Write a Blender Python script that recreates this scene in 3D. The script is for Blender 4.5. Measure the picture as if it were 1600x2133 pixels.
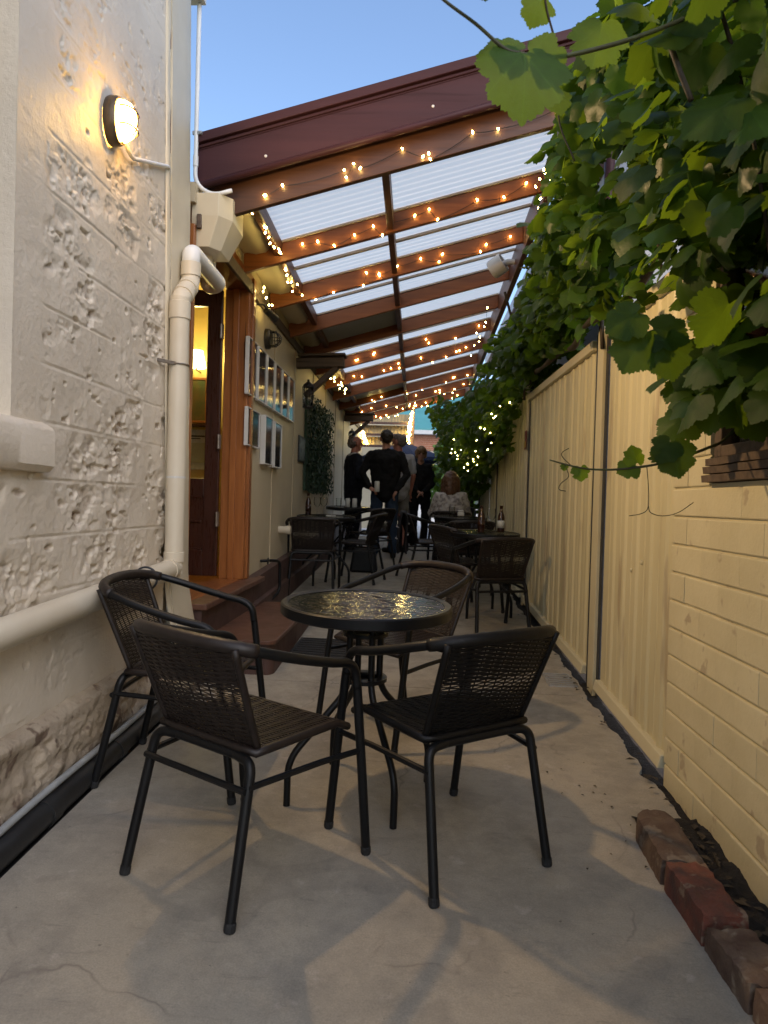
import bpy, math, random
import numpy as np
from mathutils import Vector, Matrix, Quaternion

for o in list(bpy.data.objects):
    bpy.data.objects.remove(o, do_unlink=True)
S = bpy.context.scene
COL = S.collection
PI = math.pi
rnd = random.Random(7)

# ------------------------------------------------------------------ camera
CAM_H, YAW, PITCH, ROLL = 1.198, -0.0465, -0.0145, 0.0289
cy, sy, cp, sp = math.cos(YAW), math.sin(YAW), math.cos(PITCH), math.sin(PITCH)
Fv = Vector((sy * cp, cy * cp, sp))
Rv = Vector((cy, -sy, 0))
Uv = Rv.cross(Fv)
R2 = Rv * math.cos(ROLL) + Uv * math.sin(ROLL)
U2 = Uv * math.cos(ROLL) - Rv * math.sin(ROLL)
cam_data = bpy.data.cameras.new('camera')
cam = bpy.data.objects.new('camera', cam_data)
COL.objects.link(cam)
cam.matrix_world = Matrix(((R2.x, U2.x, -Fv.x, 0), (R2.y, U2.y, -Fv.y, 0), (R2.z, U2.z, -Fv.z, CAM_H), (0, 0, 0, 1)))
cam_data.sensor_fit = 'VERTICAL'
cam_data.sensor_height = 36.0
cam_data.sensor_width = 36.0
cam_data.lens = 1500.0 / 2133.0 * 36.0
cam_data.clip_start = 0.05
cam_data.clip_end = 2000
cam_data.dof.use_dof = True
cam_data.dof.focus_distance = 2.9
cam_data.dof.aperture_fstop = 7.0
S.camera = cam

# ------------------------------------------------------------------ sky, sun, exposure
W = bpy.data.worlds.new('World')
S.world = W
W.use_nodes = True
wt = W.node_tree
wt.nodes.clear()
wo = wt.nodes.new('ShaderNodeOutputWorld')
wb = wt.nodes.new('ShaderNodeBackground')
sk = wt.nodes.new('ShaderNodeTexSky')
sk.sky_type = 'NISHITA'
sk.sun_disc = False
SUN_EL, SUN_ROT = math.radians(40.0), math.radians(150)
sk.sun_elevation = SUN_EL
sk.sun_rotation = SUN_ROT
sk.altitude = 0
sk.air_density = 1.0
sk.dust_density = 1.5
sk.ozone_density = 2.6
wt.links.new(sk.outputs[0], wb.inputs[0])
wb.inputs[1].default_value = 0.15
wt.links.new(wb.outputs[0], wo.inputs[0])

sun_d = bpy.data.lights.new('sun', 'SUN')  # weak wide sun added as soft fill, standing in for dusk sky glow
sun_d.energy = 0.32
sun_d.angle = math.radians(70)
sun_d.color = (1.0, 0.86, 0.74)
sun = bpy.data.objects.new('sun', sun_d)
COL.objects.link(sun)
sdir = Vector((math.sin(SUN_ROT) * math.cos(SUN_EL), math.cos(SUN_ROT) * math.cos(SUN_EL), math.sin(SUN_EL)))
sun.rotation_euler = sdir.to_track_quat('Z', 'Y').to_euler()

S.view_settings.view_transform = 'Standard'
S.view_settings.look = 'None'
S.view_settings.gamma = 1.0
S.view_settings.exposure = 1.0
S.view_settings.use_curve_mapping = False
S.cycles.use_denoising = True
S.cycles.max_bounces = 8
S.cycles.transparent_max_bounces = 12
S.cycles.sample_clamp_indirect = 3.0
S.cycles.caustics_reflective = False
S.cycles.caustics_refractive = False


def g(x, y):                      # ground height: the alley climbs away from the street and falls a little to the fence
    return 0.0382 * y - 0.0116 * x


# ------------------------------------------------------------------ materials
class NT:
    def __init__(s, name):
        s.m = bpy.data.materials.new(name)
        s.m.use_nodes = True
        s.t = s.m.node_tree
        s.t.nodes.clear()
        s.out = s.n('ShaderNodeOutputMaterial')

    def n(s, typ, **kw):
        nd = s.t.nodes.new(typ)
        for k, v in kw.items():
            if k.startswith('i_'):
                key = k[2:]
                key = int(key) if key.isdigit() else key.replace('_', ' ')
                nd.inputs[key].default_value = v
            else:
                setattr(nd, k, v)
        return nd

    def l(s, a, b):
        s.t.links.new(a, b)

    def mixc(s, fac, a, b, blend='MIX'):
        nd = s.n('ShaderNodeMix', data_type='RGBA', blend_type=blend)
        for sock, v in ((nd.inputs[0], fac), (nd.inputs[6], a), (nd.inputs[7], b)):
            if hasattr(v, 'links'):
                s.l(v, sock)
            else:
                sock.default_value = v if not isinstance(v, tuple) or len(v) == 4 else (*v, 1)
        return nd.outputs[2]

    def noise(s, vec, scale, detail=6, rough=0.6, out=0, dist=0.0):
        nd = s.n('ShaderNodeTexNoise', i_Scale=scale, i_Detail=detail, i_Roughness=rough, i_Distortion=dist)
        s.l(vec, nd.inputs['Vector'])
        return nd.outputs[out]

    def ramp(s, fac, pts):
        nd = s.n('ShaderNodeValToRGB')
        e = nd.color_ramp.elements
        while len(e) < len(pts):
            e.new(0.5)
        for el, (p, c) in zip(e, pts):
            el.position = p
            el.color = (c, c, c, 1) if not isinstance(c, tuple) else (*c, 1)
        s.l(fac, nd.inputs[0])
        return nd.outputs[0]


MATS = {}


def pm(name, c1, c2=None, scale=8.0, rough=0.6, bump=0.15, bscale=40.0, metal=0.0, spec=0.4, stretch=(1, 1, 1), rvar=0.15,
       speck=None, rand=0.0, detail=6, coat=0.0, dist_m=0.004, lo=0.35, hi=0.65, trans=None):
    """general painted / mineral / wooden surface: two colours mixed by noise, fine relief, uneven gloss"""
    if name in MATS:
        return MATS[name]
    N = NT(name)
    tc = N.n('ShaderNodeTexCoord')
    mp = N.n('ShaderNodeMapping')
    mp.inputs['Scale'].default_value = stretch
    N.l(tc.outputs['Object'], mp.inputs[0])
    v = mp.outputs[0]
    if rand:
        oi = N.n('ShaderNodeObjectInfo')
        add = N.n('ShaderNodeVectorMath', operation='ADD')
        sc = N.n('ShaderNodeVectorMath', operation='SCALE')
        sc.inputs[0].default_value = (7.3, 3.1, 5.7)
        N.l(oi.outputs['Random'], sc.inputs['Scale'])
        N.l(v, add.inputs[0])
        N.l(sc.outputs[0], add.inputs[1])
        v = add.outputs[0]
    c2 = c2 or tuple(x * 0.75 for x in c1)
    f = N.ramp(N.noise(v, scale, detail), [(lo, 0.0), (hi, 1.0)])
    col = N.mixc(f, c1, c2)
    if speck:
        f2 = N.ramp(N.noise(v, speck[1], 3), [(speck[2], 0.0), (speck[2] + 0.06, 1.0)])
        col = N.mixc(f2, col, speck[0])
    if rand:
        r2 = N.n('ShaderNodeMapRange', i_3=1 - rand, i_4=1 + rand)
        N.l(oi.outputs['Random'], r2.inputs[0])
        vm = N.n('ShaderNodeVectorMath', operation='SCALE')
        N.l(col, vm.inputs[0])
        N.l(r2.outputs[0], vm.inputs['Scale'])
        col = vm.outputs[0]
    b = N.n('ShaderNodeBsdfPrincipled', i_Metallic=metal)
    b.inputs['Specular IOR Level'].default_value = spec
    b.inputs['Coat Weight'].default_value = coat
    N.l(col, b.inputs['Base Color'])
    rr = N.n('ShaderNodeMapRange', i_3=max(0.03, rough - rvar), i_4=min(1, rough + rvar))
    N.l(N.noise(v, scale * 2.3, 4), rr.inputs[0])
    N.l(rr.outputs[0], b.inputs['Roughness'])
    if bump:
        bp = N.n('ShaderNodeBump', i_Strength=bump, i_Distance=dist_m)
        N.l(N.noise(v, bscale, 5, 0.65), bp.inputs['Height'])
        N.l(bp.outputs[0], b.inputs['Normal'])
    N.l(b.outputs[0], N.out.inputs[0])
    MATS[name] = N.m
    return N.m


def emis(name, c, strength):
    N = NT(name)
    e = N.n('ShaderNodeEmission', i_Strength=strength)
    e.inputs[0].default_value = (*c, 1)
    N.l(e.outputs[0], N.out.inputs[0])
    MATS[name] = N.m
    return N.m


def thin_glass(name, tint, rough, frost=0.0, bump=0.0, bscale=(60, 60, 60), frost_col=(0.3, 0.33, 0.3), bdist=0.004, ior=1.5):
    """a thin pane: straight-through transmission, fresnel reflection, some frost; it lets light through"""
    N = NT(name)
    tc = N.n('ShaderNodeTexCoord')
    tr = N.n('ShaderNodeBsdfTransparent')
    tr.inputs[0].default_value = (*tint, 1)
    gl = N.n('ShaderNodeBsdfAnisotropic', i_Roughness=rough)
    df = N.n('ShaderNodeBsdfDiffuse')
    df.inputs[0].default_value = (*frost_col, 1)
    m1 = N.n('ShaderNodeMixShader', i_0=frost)
    N.l(tr.outputs[0], m1.inputs[1])
    N.l(df.outputs[0], m1.inputs[2])
    fr = N.n('ShaderNodeFresnel', i_IOR=ior)
    m2 = N.n('ShaderNodeMixShader')
    if bump:
        mp = N.n('ShaderNodeMapping')
        mp.inputs['Scale'].default_value = bscale
        N.l(tc.outputs['Object'], mp.inputs[0])
        bp = N.n('ShaderNodeBump', i_Strength=bump, i_Distance=bdist)
        N.l(N.noise(mp.outputs[0], 1.0, 2, 0.5, dist=0.6), bp.inputs['Height'])
        N.l(bp.outputs[0], gl.inputs['Normal'])
        N.l(bp.outputs[0], fr.inputs['Normal'])
    N.l(fr.outputs[0], m2.inputs[0])
    N.l(m1.outputs[0], m2.inputs[1])
    N.l(gl.outputs[0], m2.inputs[2])
    N.l(m2.outputs[0], N.out.inputs[0])
    MATS[name] = N.m
    return N.m


# ------------------------------------------------------------------ mesh helpers
class MB:
    def __init__(s):
        s.v, s.f = [], []

    def add(s, verts, faces):
        k = len(s.v)
        s.v.extend([tuple(p) for p in verts])
        s.f.extend([tuple(i + k for i in f) for f in faces])
        return s

    def box(s, x0, x1, y0, y1, z0, z1):
        return s.hexa([(x0, y0, z0), (x1, y0, z0), (x1, y1, z0), (x0, y1, z0), (x0, y0, z1), (x1, y0, z1), (x1, y1, z1), (x0, y1, z1)])

    def hexa(s, p):
        return s.add(p, [(0, 3, 2, 1), (4, 5, 6, 7), (0, 1, 5, 4), (1, 2, 6, 5), (2, 3, 7, 6), (3, 0, 4, 7)])

    def beam(s, a, b, w, h, up=(0, 0, 1)):
        """rectangular bar from a to b (centre line), width w across, height h along up"""
        a, b, up = Vector(a), Vector(b), Vector(up)
        d = (b - a).normalized()
        r = d.cross(up).normalized()
        u = r.cross(d)
        P = []
        for q in (a, b):
            for i, j in ((-1, -1), (1, -1), (1, 1), (-1, 1)):
                P.append(q + r * (i * w / 2) + u * (j * h / 2))
        return s.add(P, [(0, 1, 2, 3), (7, 6, 5, 4), (0, 4, 5, 1), (1, 5, 6, 2), (2, 6, 7, 3), (3, 7, 4, 0)])

    def tube(s, pts, r, n=8, closed=False, caps=True):
        pts = [Vector(p) for p in pts]
        m = len(pts)
        rs = r if isinstance(r, (list, tuple)) else [r] * m
        tang = []
        for i in range(m):
            a = pts[(i - 1) % m] if (closed or i) else pts[0]
            b = pts[(i + 1) % m] if (closed or i < m - 1) else pts[-1]
            tang.append((b - a).normalized())
        t0 = tang[0]
        u = t0.orthogonal().normalized()
        V = []
        for i in range(m):
            t = tang[i]
            u = (u - t * u.dot(t))
            u = u.normalized() if u.length > 1e-6 else t.orthogonal().normalized()
            w = t.cross(u)
            for k in range(n):
                a = 2 * PI * k / n
                V.append(pts[i] + (u * math.cos(a) + w * math.sin(a)) * rs[i])
        Fc = []
        for i in range(m if closed else m - 1):
            j = (i + 1) % m
            for k in range(n):
                k2 = (k + 1) % n
                Fc.append((i * n + k, i * n + k2, j * n + k2, j * n + k))
        if caps and not closed:
            Fc.append(tuple(range(n - 1, -1, -1)))
            Fc.append(tuple((m - 1) * n + k for k in range(n)))
        return s.add(V, Fc)

    def lathe(s, prof, n=16, o=(0, 0, 0), axis='Z'):
        """prof: list of (r, h)"""
        V, Fc = [], []
        for r, h in prof:
            for k in range(n):
                a = 2 * PI * k / n
                p = (r * math.cos(a), r * math.sin(a), h)
                if axis == 'X':
                    p = (p[2], p[0], p[1])
                elif axis == 'Y':
                    p = (p[1], p[2], p[0])
                V.append((p[0] + o[0], p[1] + o[1], p[2] + o[2]))
        for i in range(len(prof) - 1):
            for k in range(n):
                k2 = (k + 1) % n
                Fc.append((i * n + k, i * n + k2, (i + 1) * n + k2, (i + 1) * n + k))
        if prof[0][0] > 1e-5:
            Fc.append(tuple(range(n - 1, -1, -1)))
        if prof[-1][0] > 1e-5:
            Fc.append(tuple((len(prof) - 1) * n + k for k in range(n)))
        return s.add(V, Fc)

    def prism(s, poly, y0, y1, ax='Y', dz=0.0):
        """poly in (x,z) pushed from y0 to y1 (ax Y), or in (y,z) pushed along x (ax X), or (x,y) pushed along z; dz lifts the far end"""
        n = len(poly)
        if ax == 'Y':
            A = [(p[0], y0, p[1]) for p in poly]; B = [(p[0], y1, p[1] + dz) for p in poly]
        elif ax == 'X':
            A = [(y0, p[0], p[1]) for p in poly]; B = [(y1, p[0], p[1] + dz) for p in poly]
        else:
            A = [(p[0], p[1], y0) for p in poly]; B = [(p[0], p[1], y1) for p in poly]
        Fc = [tuple(range(n)), tuple(range(2 * n - 1, n - 1, -1))]
        for i in range(n):
            j = (i + 1) % n
            Fc.append((i, i + n, j + n, j))
        return s.add(A + B, Fc)

    def grid(s, P):
        """P: (n,m,3) array"""
        n, m, _ = P.shape
        idx = np.arange(n * m).reshape(n, m)
        Fc = np.stack([idx[:-1, :-1], idx[1:, :-1], idx[1:, 1:], idx[:-1, 1:]], -1).reshape(-1, 4)
        return s.add(P.reshape(-1, 3).tolist(), Fc.tolist())

    def sphere(s, c, r, n=10, m=6, sc=(1, 1, 1)):
        prof = [(r * math.sin(PI * i / m), -r * math.cos(PI * i / m)) for i in range(m + 1)]
        prof[0] = (r * 0.02, prof[0][1]); prof[-1] = (r * 0.02, prof[-1][1])
        k = len(s.v)
        s.lathe(prof, n)
        for i in range(k, len(s.v)):
            p = s.v[i]
            s.v[i] = (p[0] * sc[0] + c[0], p[1] * sc[1] + c[1], p[2] * sc[2] + c[2])
        return s

    def cap(s, a, b, ra, rb, n=12):
        """tapered limb with round ends"""
        a, b = Vector(a), Vector(b)
        d = (b - a)
        L = d.length
        d = d / L if L > 1e-6 else Vector((0, 0, 1))
        pts, rs = [], []
        for i in range(5):
            t = PI / 2 * i / 4.0
            pts.append(a - d * ra * math.cos(t)); rs.append(max(ra * math.sin(t), ra * 0.05))
        for i in range(5):
            t = PI / 2 * i / 4.0
            pts.append(b + d * rb * math.sin(t)); rs.append(max(rb * math.cos(t), rb * 0.05))
        return s.tube(pts, rs, n)

    def rot(s, M, k=0):
        for i in range(k, len(s.v)):
            s.v[i] = tuple(M @ Vector(s.v[i]))
        return s

    def mesh(s, name, mat, smooth=False, o=(0, 0, 0)):
        me = bpy.data.meshes.new(name)
        vs = [(p[0] - o[0], p[1] - o[1], p[2] - o[2]) for p in s.v]
        me.from_pydata(vs, [], s.f)
        if mat:
            me.materials.append(mat)
        if smooth:
            me.polygons.foreach_set('use_smooth', [True] * len(me.polygons))
            if smooth == 'auto':
                me.set_sharp_from_angle(angle=math.radians(40))
        me.update()
        return me


ORG = {}


def thing(name, label, cat, loc=(0, 0, 0), group=None, rz=0.0):
    o = bpy.data.objects.new(name, None)
    o.empty_display_size = 0.1
    COL.objects.link(o)
    o.location = loc
    o.rotation_euler = (0, 0, rz)
    o['label'] = label
    o['category'] = cat
    if group:
        o['group'] = group
    ORG[o.name] = Vector(loc)
    return o


def obj(name, mb, mat, parent=None, smooth=False, loc=None, bevel=0.0, label=None, cat=None, group=None, kind=None, local=False):
    """link mb as one mesh object. Vertices are in world space (local=False) or in the parent's space (local=True)."""
    if parent is not None:
        o0 = (0, 0, 0) if local else ORG[parent.name]
    else:
        o0 = loc or (0, 0, 0)
    me = mb if isinstance(mb, bpy.types.Mesh) else mb.mesh(name, mat, smooth, o0)
    o = bpy.data.objects.new(name, me)
    COL.objects.link(o)
    if parent is not None:
        o.parent = parent
        ORG[o.name] = ORG.get(parent.name, Vector((0, 0, 0)))
    else:
        o.location = o0
        ORG[o.name] = Vector(o0)
    if bevel:
        b = o.modifiers.new('bevel', 'BEVEL')
        b.width = bevel
        b.segments = 2
        b.limit_method = 'ANGLE'
        b.angle_limit = math.radians(50)
    for k, v in (('label', label), ('category', cat), ('group', group), ('kind', kind)):
        if v:
            o[k] = v
    return o


def inst(name, me, parent, loc, rot=None, scale=None):
    o = bpy.data.objects.new(name, me)
    COL.objects.link(o)
    o.parent = parent
    o.location = Vector(loc) - (ORG.get(parent.name, Vector()) if parent else Vector())
    if rot is not None:
        o.rotation_euler = rot
    if scale is not None:
        o.scale = scale
    ORG[o.name] = Vector(loc)
    return o


def dup(root, loc, rz, label, tilt=True):
    """a copy of a thing with copies of its parts and sub-parts, mesh data shared"""
    r = root.copy(); COL.objects.link(r)
    place(r, loc, rz, tilt)
    r['label'] = label
    for ch in list(root.children):
        c = ch.copy(); COL.objects.link(c); c.parent = r
        for gch in ch.children:
            d = gch.copy(); COL.objects.link(d); d.parent = c
    return r


GN = Vector((0.0116, -0.0382, 1)).normalized()


def place(o, xy, rz, tilt=True):
    o.location = (xy[0], xy[1], g(xy[0], xy[1]) + 0.001)
    q = Quaternion((0, 0, 1), rz)
    if tilt:
        q = Vector((0, 0, 1)).rotation_difference(GN) @ q
    o.rotation_mode = 'QUATERNION'
    o.rotation_quaternion = q


# value noise on arrays
def vnoise(x, y, seed=0):
    xi, yi = np.floor(x).astype(np.int64), np.floor(y).astype(np.int64)
    xf, yf = x - xi, y - yi
    u, v = xf * xf * (3 - 2 * xf), yf * yf * (3 - 2 * yf)

    def h(a, b):
        n = (a * 374761393 + b * 668265263 + seed * 982451653) & 0xffffffff
        n = ((n ^ (n >> 13)) * 1274126177) & 0xffffffff
        return ((n ^ (n >> 16)) & 0xffff) / 65535.0
    return (h(xi, yi) * (1 - u) + h(xi + 1, yi) * u) * (1 - v) + (h(xi, yi + 1) * (1 - u) + h(xi + 1, yi + 1) * u) * v


def fbm(x, y, seed=0, oct=4):
    a, t, n = 0.5, 0.0, 0.0
    for i in range(oct):
        t = t + a * vnoise(x * 2 ** i, y * 2 ** i, seed + i * 17)
        n += a
        a *= 0.5
    return t / n


def bez(pts, n=8, closed=False):
    """Catmull-Rom through pts"""
    P = [Vector(p) for p in pts]
    out = []
    m = len(P)
    for i in range(m if closed else m - 1):
        p0 = P[(i - 1) % m] if (closed or i) else P[0] * 2 - P[1]
        p1, p2 = P[i], P[(i + 1) % m]
        p3 = P[(i + 2) % m] if (closed or i < m - 2) else P[-1] * 2 - P[-2]
        for k in range(n):
            t = k / n
            out.append(0.5 * ((2 * p1) + (p2 - p0) * t + (2 * p0 - 5 * p1 + 4 * p2 - p3) * t * t + (3 * p1 - p0 - 3 * p2 + p3) * t ** 3))
    if not closed:
        out.append(P[-1])
    return out


def fillet(pts, r, n=5):
    """polyline with rounded corners"""
    P = [Vector(p) for p in pts]
    out = [P[0]]
    for i in range(1, len(P) - 1):
        a, b, c = P[i - 1], P[i], P[i + 1]
        d1, d2 = (a - b), (c - b)
        k = min(r, d1.length * 0.49, d2.length * 0.49)
        p, q = b + d1.normalized() * k, b + d2.normalized() * k
        for j in range(n + 1):
            t = j / n
            out.append(p * (1 - t) ** 2 + b * 2 * t * (1 - t) + q * t * t)
    out.append(P[-1])
    return out

# ------------------------------------------------------------------ material library
WALLPAINT = (0.56, 0.515, 0.455)
CREAM = (0.56, 0.49, 0.35)
m_cream = pm('cream_paint', CREAM, (0.52, 0.45, 0.315), 3, 0.5, 0.06, 30)
m_pipe = pm('cream_pvc', (0.62, 0.56, 0.44), (0.57, 0.50, 0.38), 3, 0.38, 0.03, 20)
m_white_pvc = pm('white_pvc', (0.72, 0.72, 0.70), (0.66, 0.66, 0.63), 3, 0.35, 0.02, 20)
m_grey_conduit = pm('grey_conduit', (0.34, 0.36, 0.36), (0.26, 0.27, 0.27), 5, 0.4, 0.02, 20)
m_fence = pm('cream_steel', (0.605, 0.55, 0.36), (0.535, 0.485, 0.305), 1.6, 0.42, 0.06, 6, spec=0.4, speck=((0.41, 0.345, 0.225), 6.5, 0.62), stretch=(1, 1, 0.16))
m_fence_trim = pm('cream_steel_trim', (0.59, 0.54, 0.37), (0.53, 0.475, 0.31), 2, 0.42, 0.03, 12)
m_dark_gap = pm('dark_steel', (0.03, 0.033, 0.04), (0.015, 0.016, 0.02), 6, 0.5, 0.05)
m_brick_paint = pm('painted_brick', (0.585, 0.53, 0.35), (0.525, 0.47, 0.30), 4, 0.55, 0.5, 40, rand=0.04, speck=((0.40, 0.335, 0.225), 9, 0.63))
m_maroon = pm('maroon_gloss_paint', (0.054, 0.021, 0.0235), (0.042, 0.0165, 0.019), 2.5, 0.45, 0.25, 9, stretch=(0.25, 4, 4), spec=0.16,
              speck=((0.034, 0.012, 0.013), 3.0, 0.63))
m_maroon_dull = pm('maroon_step_paint', (0.080, 0.042, 0.034), (0.055, 0.029, 0.024), 4, 0.6, 0.2, 30, speck=((0.045, 0.025, 0.02), 9, 0.62))
m_red_step = pm('red_brown_paint', (0.125, 0.056, 0.034), (0.088, 0.040, 0.026), 4, 0.42, 0.2, 25, speck=((0.06, 0.028, 0.02), 7, 0.64))


def wood(name, c1, c2, stretch, rough=0.45, rand=0.12):
    return pm(name, c1, c2, 6, rough, 0.2, 30, stretch=stretch, rand=rand, lo=0.3, hi=0.7, speck=(tuple(x * 0.45 for x in c2), 2.2, 0.67), dist_m=0.002)


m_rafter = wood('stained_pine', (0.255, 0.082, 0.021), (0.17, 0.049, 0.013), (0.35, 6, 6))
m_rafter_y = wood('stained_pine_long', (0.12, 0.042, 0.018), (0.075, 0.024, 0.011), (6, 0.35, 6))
m_rafter_shade = wood('shaded_pine', (0.075, 0.030, 0.013), (0.045, 0.017, 0.008), (0.35, 6, 6))  # same pine as the other rafters; the first one's shade put into its colour
m_jamb = wood('varnished_jamb', (0.34, 0.125, 0.035), (0.22, 0.075, 0.022), (8, 8, 0.5), 0.32)
m_jamb_h = wood('varnished_head', (0.26, 0.09, 0.028), (0.17, 0.055, 0.018), (8, 0.5, 8), 0.32)
m_door = wood('dark_door', (0.055, 0.019, 0.012), (0.035, 0.012, 0.009), (6, 6, 0.6), 0.3)
m_lath = pm('pale_lath', (0.52, 0.42, 0.31), (0.42, 0.32, 0.22), 6, 0.6, 0.1, stretch=(0.4, 6, 6))
m_rustic = wood('weathered_timber', (0.12, 0.085, 0.06), (0.06, 0.042, 0.032), (0.5, 6, 6), 0.7)
m_black_metal = pm('black_powdercoat', (0.0055, 0.006, 0.0068), (0.004, 0.0043, 0.005), 5, 0.42, 0.08, 300, spec=0.26, dist_m=0.0006)
m_wicker = pm('brown_wicker', (0.018, 0.0125, 0.0105), (0.010, 0.007, 0.006), 30, 0.45, 0.25, 120, spec=0.35, dist_m=0.001)
m_wicker_black = pm('black_wicker', (0.005, 0.0046, 0.0046), (0.003, 0.0028, 0.0028), 30, 0.5, 0.25, 120, spec=0.25, dist_m=0.001)
m_black = pm('matt_black', (0.012, 0.012, 0.013), (0.007, 0.007, 0.008), 5, 0.6, 0.1)
m_rubber = pm('black_rubber', (0.014, 0.015, 0.016), (0.010, 0.010, 0.011), 60, 0.8, 0.6, 160, dist_m=0.003)
m_blackpipe = pm('black_pipe', (0.02, 0.021, 0.022), (0.012, 0.012, 0.013), 5, 0.45, 0.1)
m_brass = pm('worn_brass', (0.20, 0.15, 0.09), (0.12, 0.09, 0.06), 20, 0.4, 0.1, metal=0.8)
m_steel_hinge = pm('worn_steel', (0.30, 0.26, 0.22), (0.2, 0.17, 0.14), 20, 0.4, 0.1, metal=0.7)
m_galv = pm('galvanised_steel', (0.45, 0.46, 0.47), (0.36, 0.37, 0.38), 9, 0.4, 0.05, metal=0.6)
m_grey_sheet = pm('grey_roof_steel', (0.36, 0.37, 0.38), (0.31, 0.32, 0.33), 2, 0.5, 0.05)
m_red_brick = pm('old_red_brick', (0.165, 0.052, 0.032), (0.085, 0.042, 0.03), 18, 0.8, 1.0, 55, rand=0.2, speck=((0.19, 0.13, 0.09), 15, 0.59), dist_m=0.008)
m_dusty_brick = pm('dusty_brick', (0.14, 0.098, 0.068), (0.085, 0.050, 0.036), 15, 0.85, 1.0, 50, rand=0.2, speck=((0.20, 0.16, 0.12), 12, 0.58), dist_m=0.008)
m_soil = pm('dark_soil', (0.018, 0.015, 0.013), (0.008, 0.007, 0.006), 30, 0.95, 1.0, 60, dist_m=0.02)
m_dirt = pm('dry_dirt', (0.10, 0.08, 0.06), (0.06, 0.05, 0.04), 3, 0.95, 0.8, 25, dist_m=0.02)
m_wall_cream = pm('cream_wall_board', (0.50, 0.425, 0.29), (0.46, 0.385, 0.255), 2, 0.5, 0.04, 20)
m_fixture = pm('black_fixture', (0.016, 0.015, 0.014), (0.03, 0.025, 0.02), 12, 0.4, 0.1)
m_bronze = pm('bronze_fixture', (0.10, 0.075, 0.045), (0.06, 0.045, 0.03), 15, 0.4, 0.1, metal=0.5)
m_frame_white = pm('white_frame', (0.62, 0.61, 0.58), (0.55, 0.54, 0.51), 6, 0.4, 0.03)
m_frame_black = pm('black_frame', (0.02, 0.02, 0.022), (0.03, 0.03, 0.032), 6, 0.35, 0.03)
m_hedge = pm('artificial_hedge', (0.022, 0.055, 0.026), (0.010, 0.026, 0.013), 25, 0.6, 0.3, rand=0.1)
m_clearglass = thin_glass('clear_glass', (0.95, 0.96, 0.95), 0.02, ior=1.2)
m_pane = thin_glass('window_pane', (0.80, 0.84, 0.82), 0.03)
m_tableglass = thin_glass('rippled_glass', (0.33, 0.37, 0.335), 0.04, 0.16, 1.0, (15, 34, 15), (0.12, 0.135, 0.115), 0.0042, 1.9)
m_bottle = pm('brown_bottle_glass', (0.035, 0.012, 0.005), (0.025, 0.009, 0.004), 5, 0.08, 0.0, spec=0.6)
m_label = pm('paper_label', (0.55, 0.56, 0.52), (0.40, 0.44, 0.42), 30, 0.6, 0.0)
m_white_can = pm('white_can', (0.62, 0.62, 0.58), (0.55, 0.55, 0.52), 10, 0.35, 0.0)
m_red_can = pm('red_can', (0.28, 0.02, 0.015), (0.2, 0.015, 0.012), 10, 0.35, 0.0)
m_bulb = emis('warm_bulb', (1.0, 0.73, 0.22), 45.0)
m_wire = pm('dark_wire', (0.012, 0.015, 0.010), None, 5, 0.5, 0.0)

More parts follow.
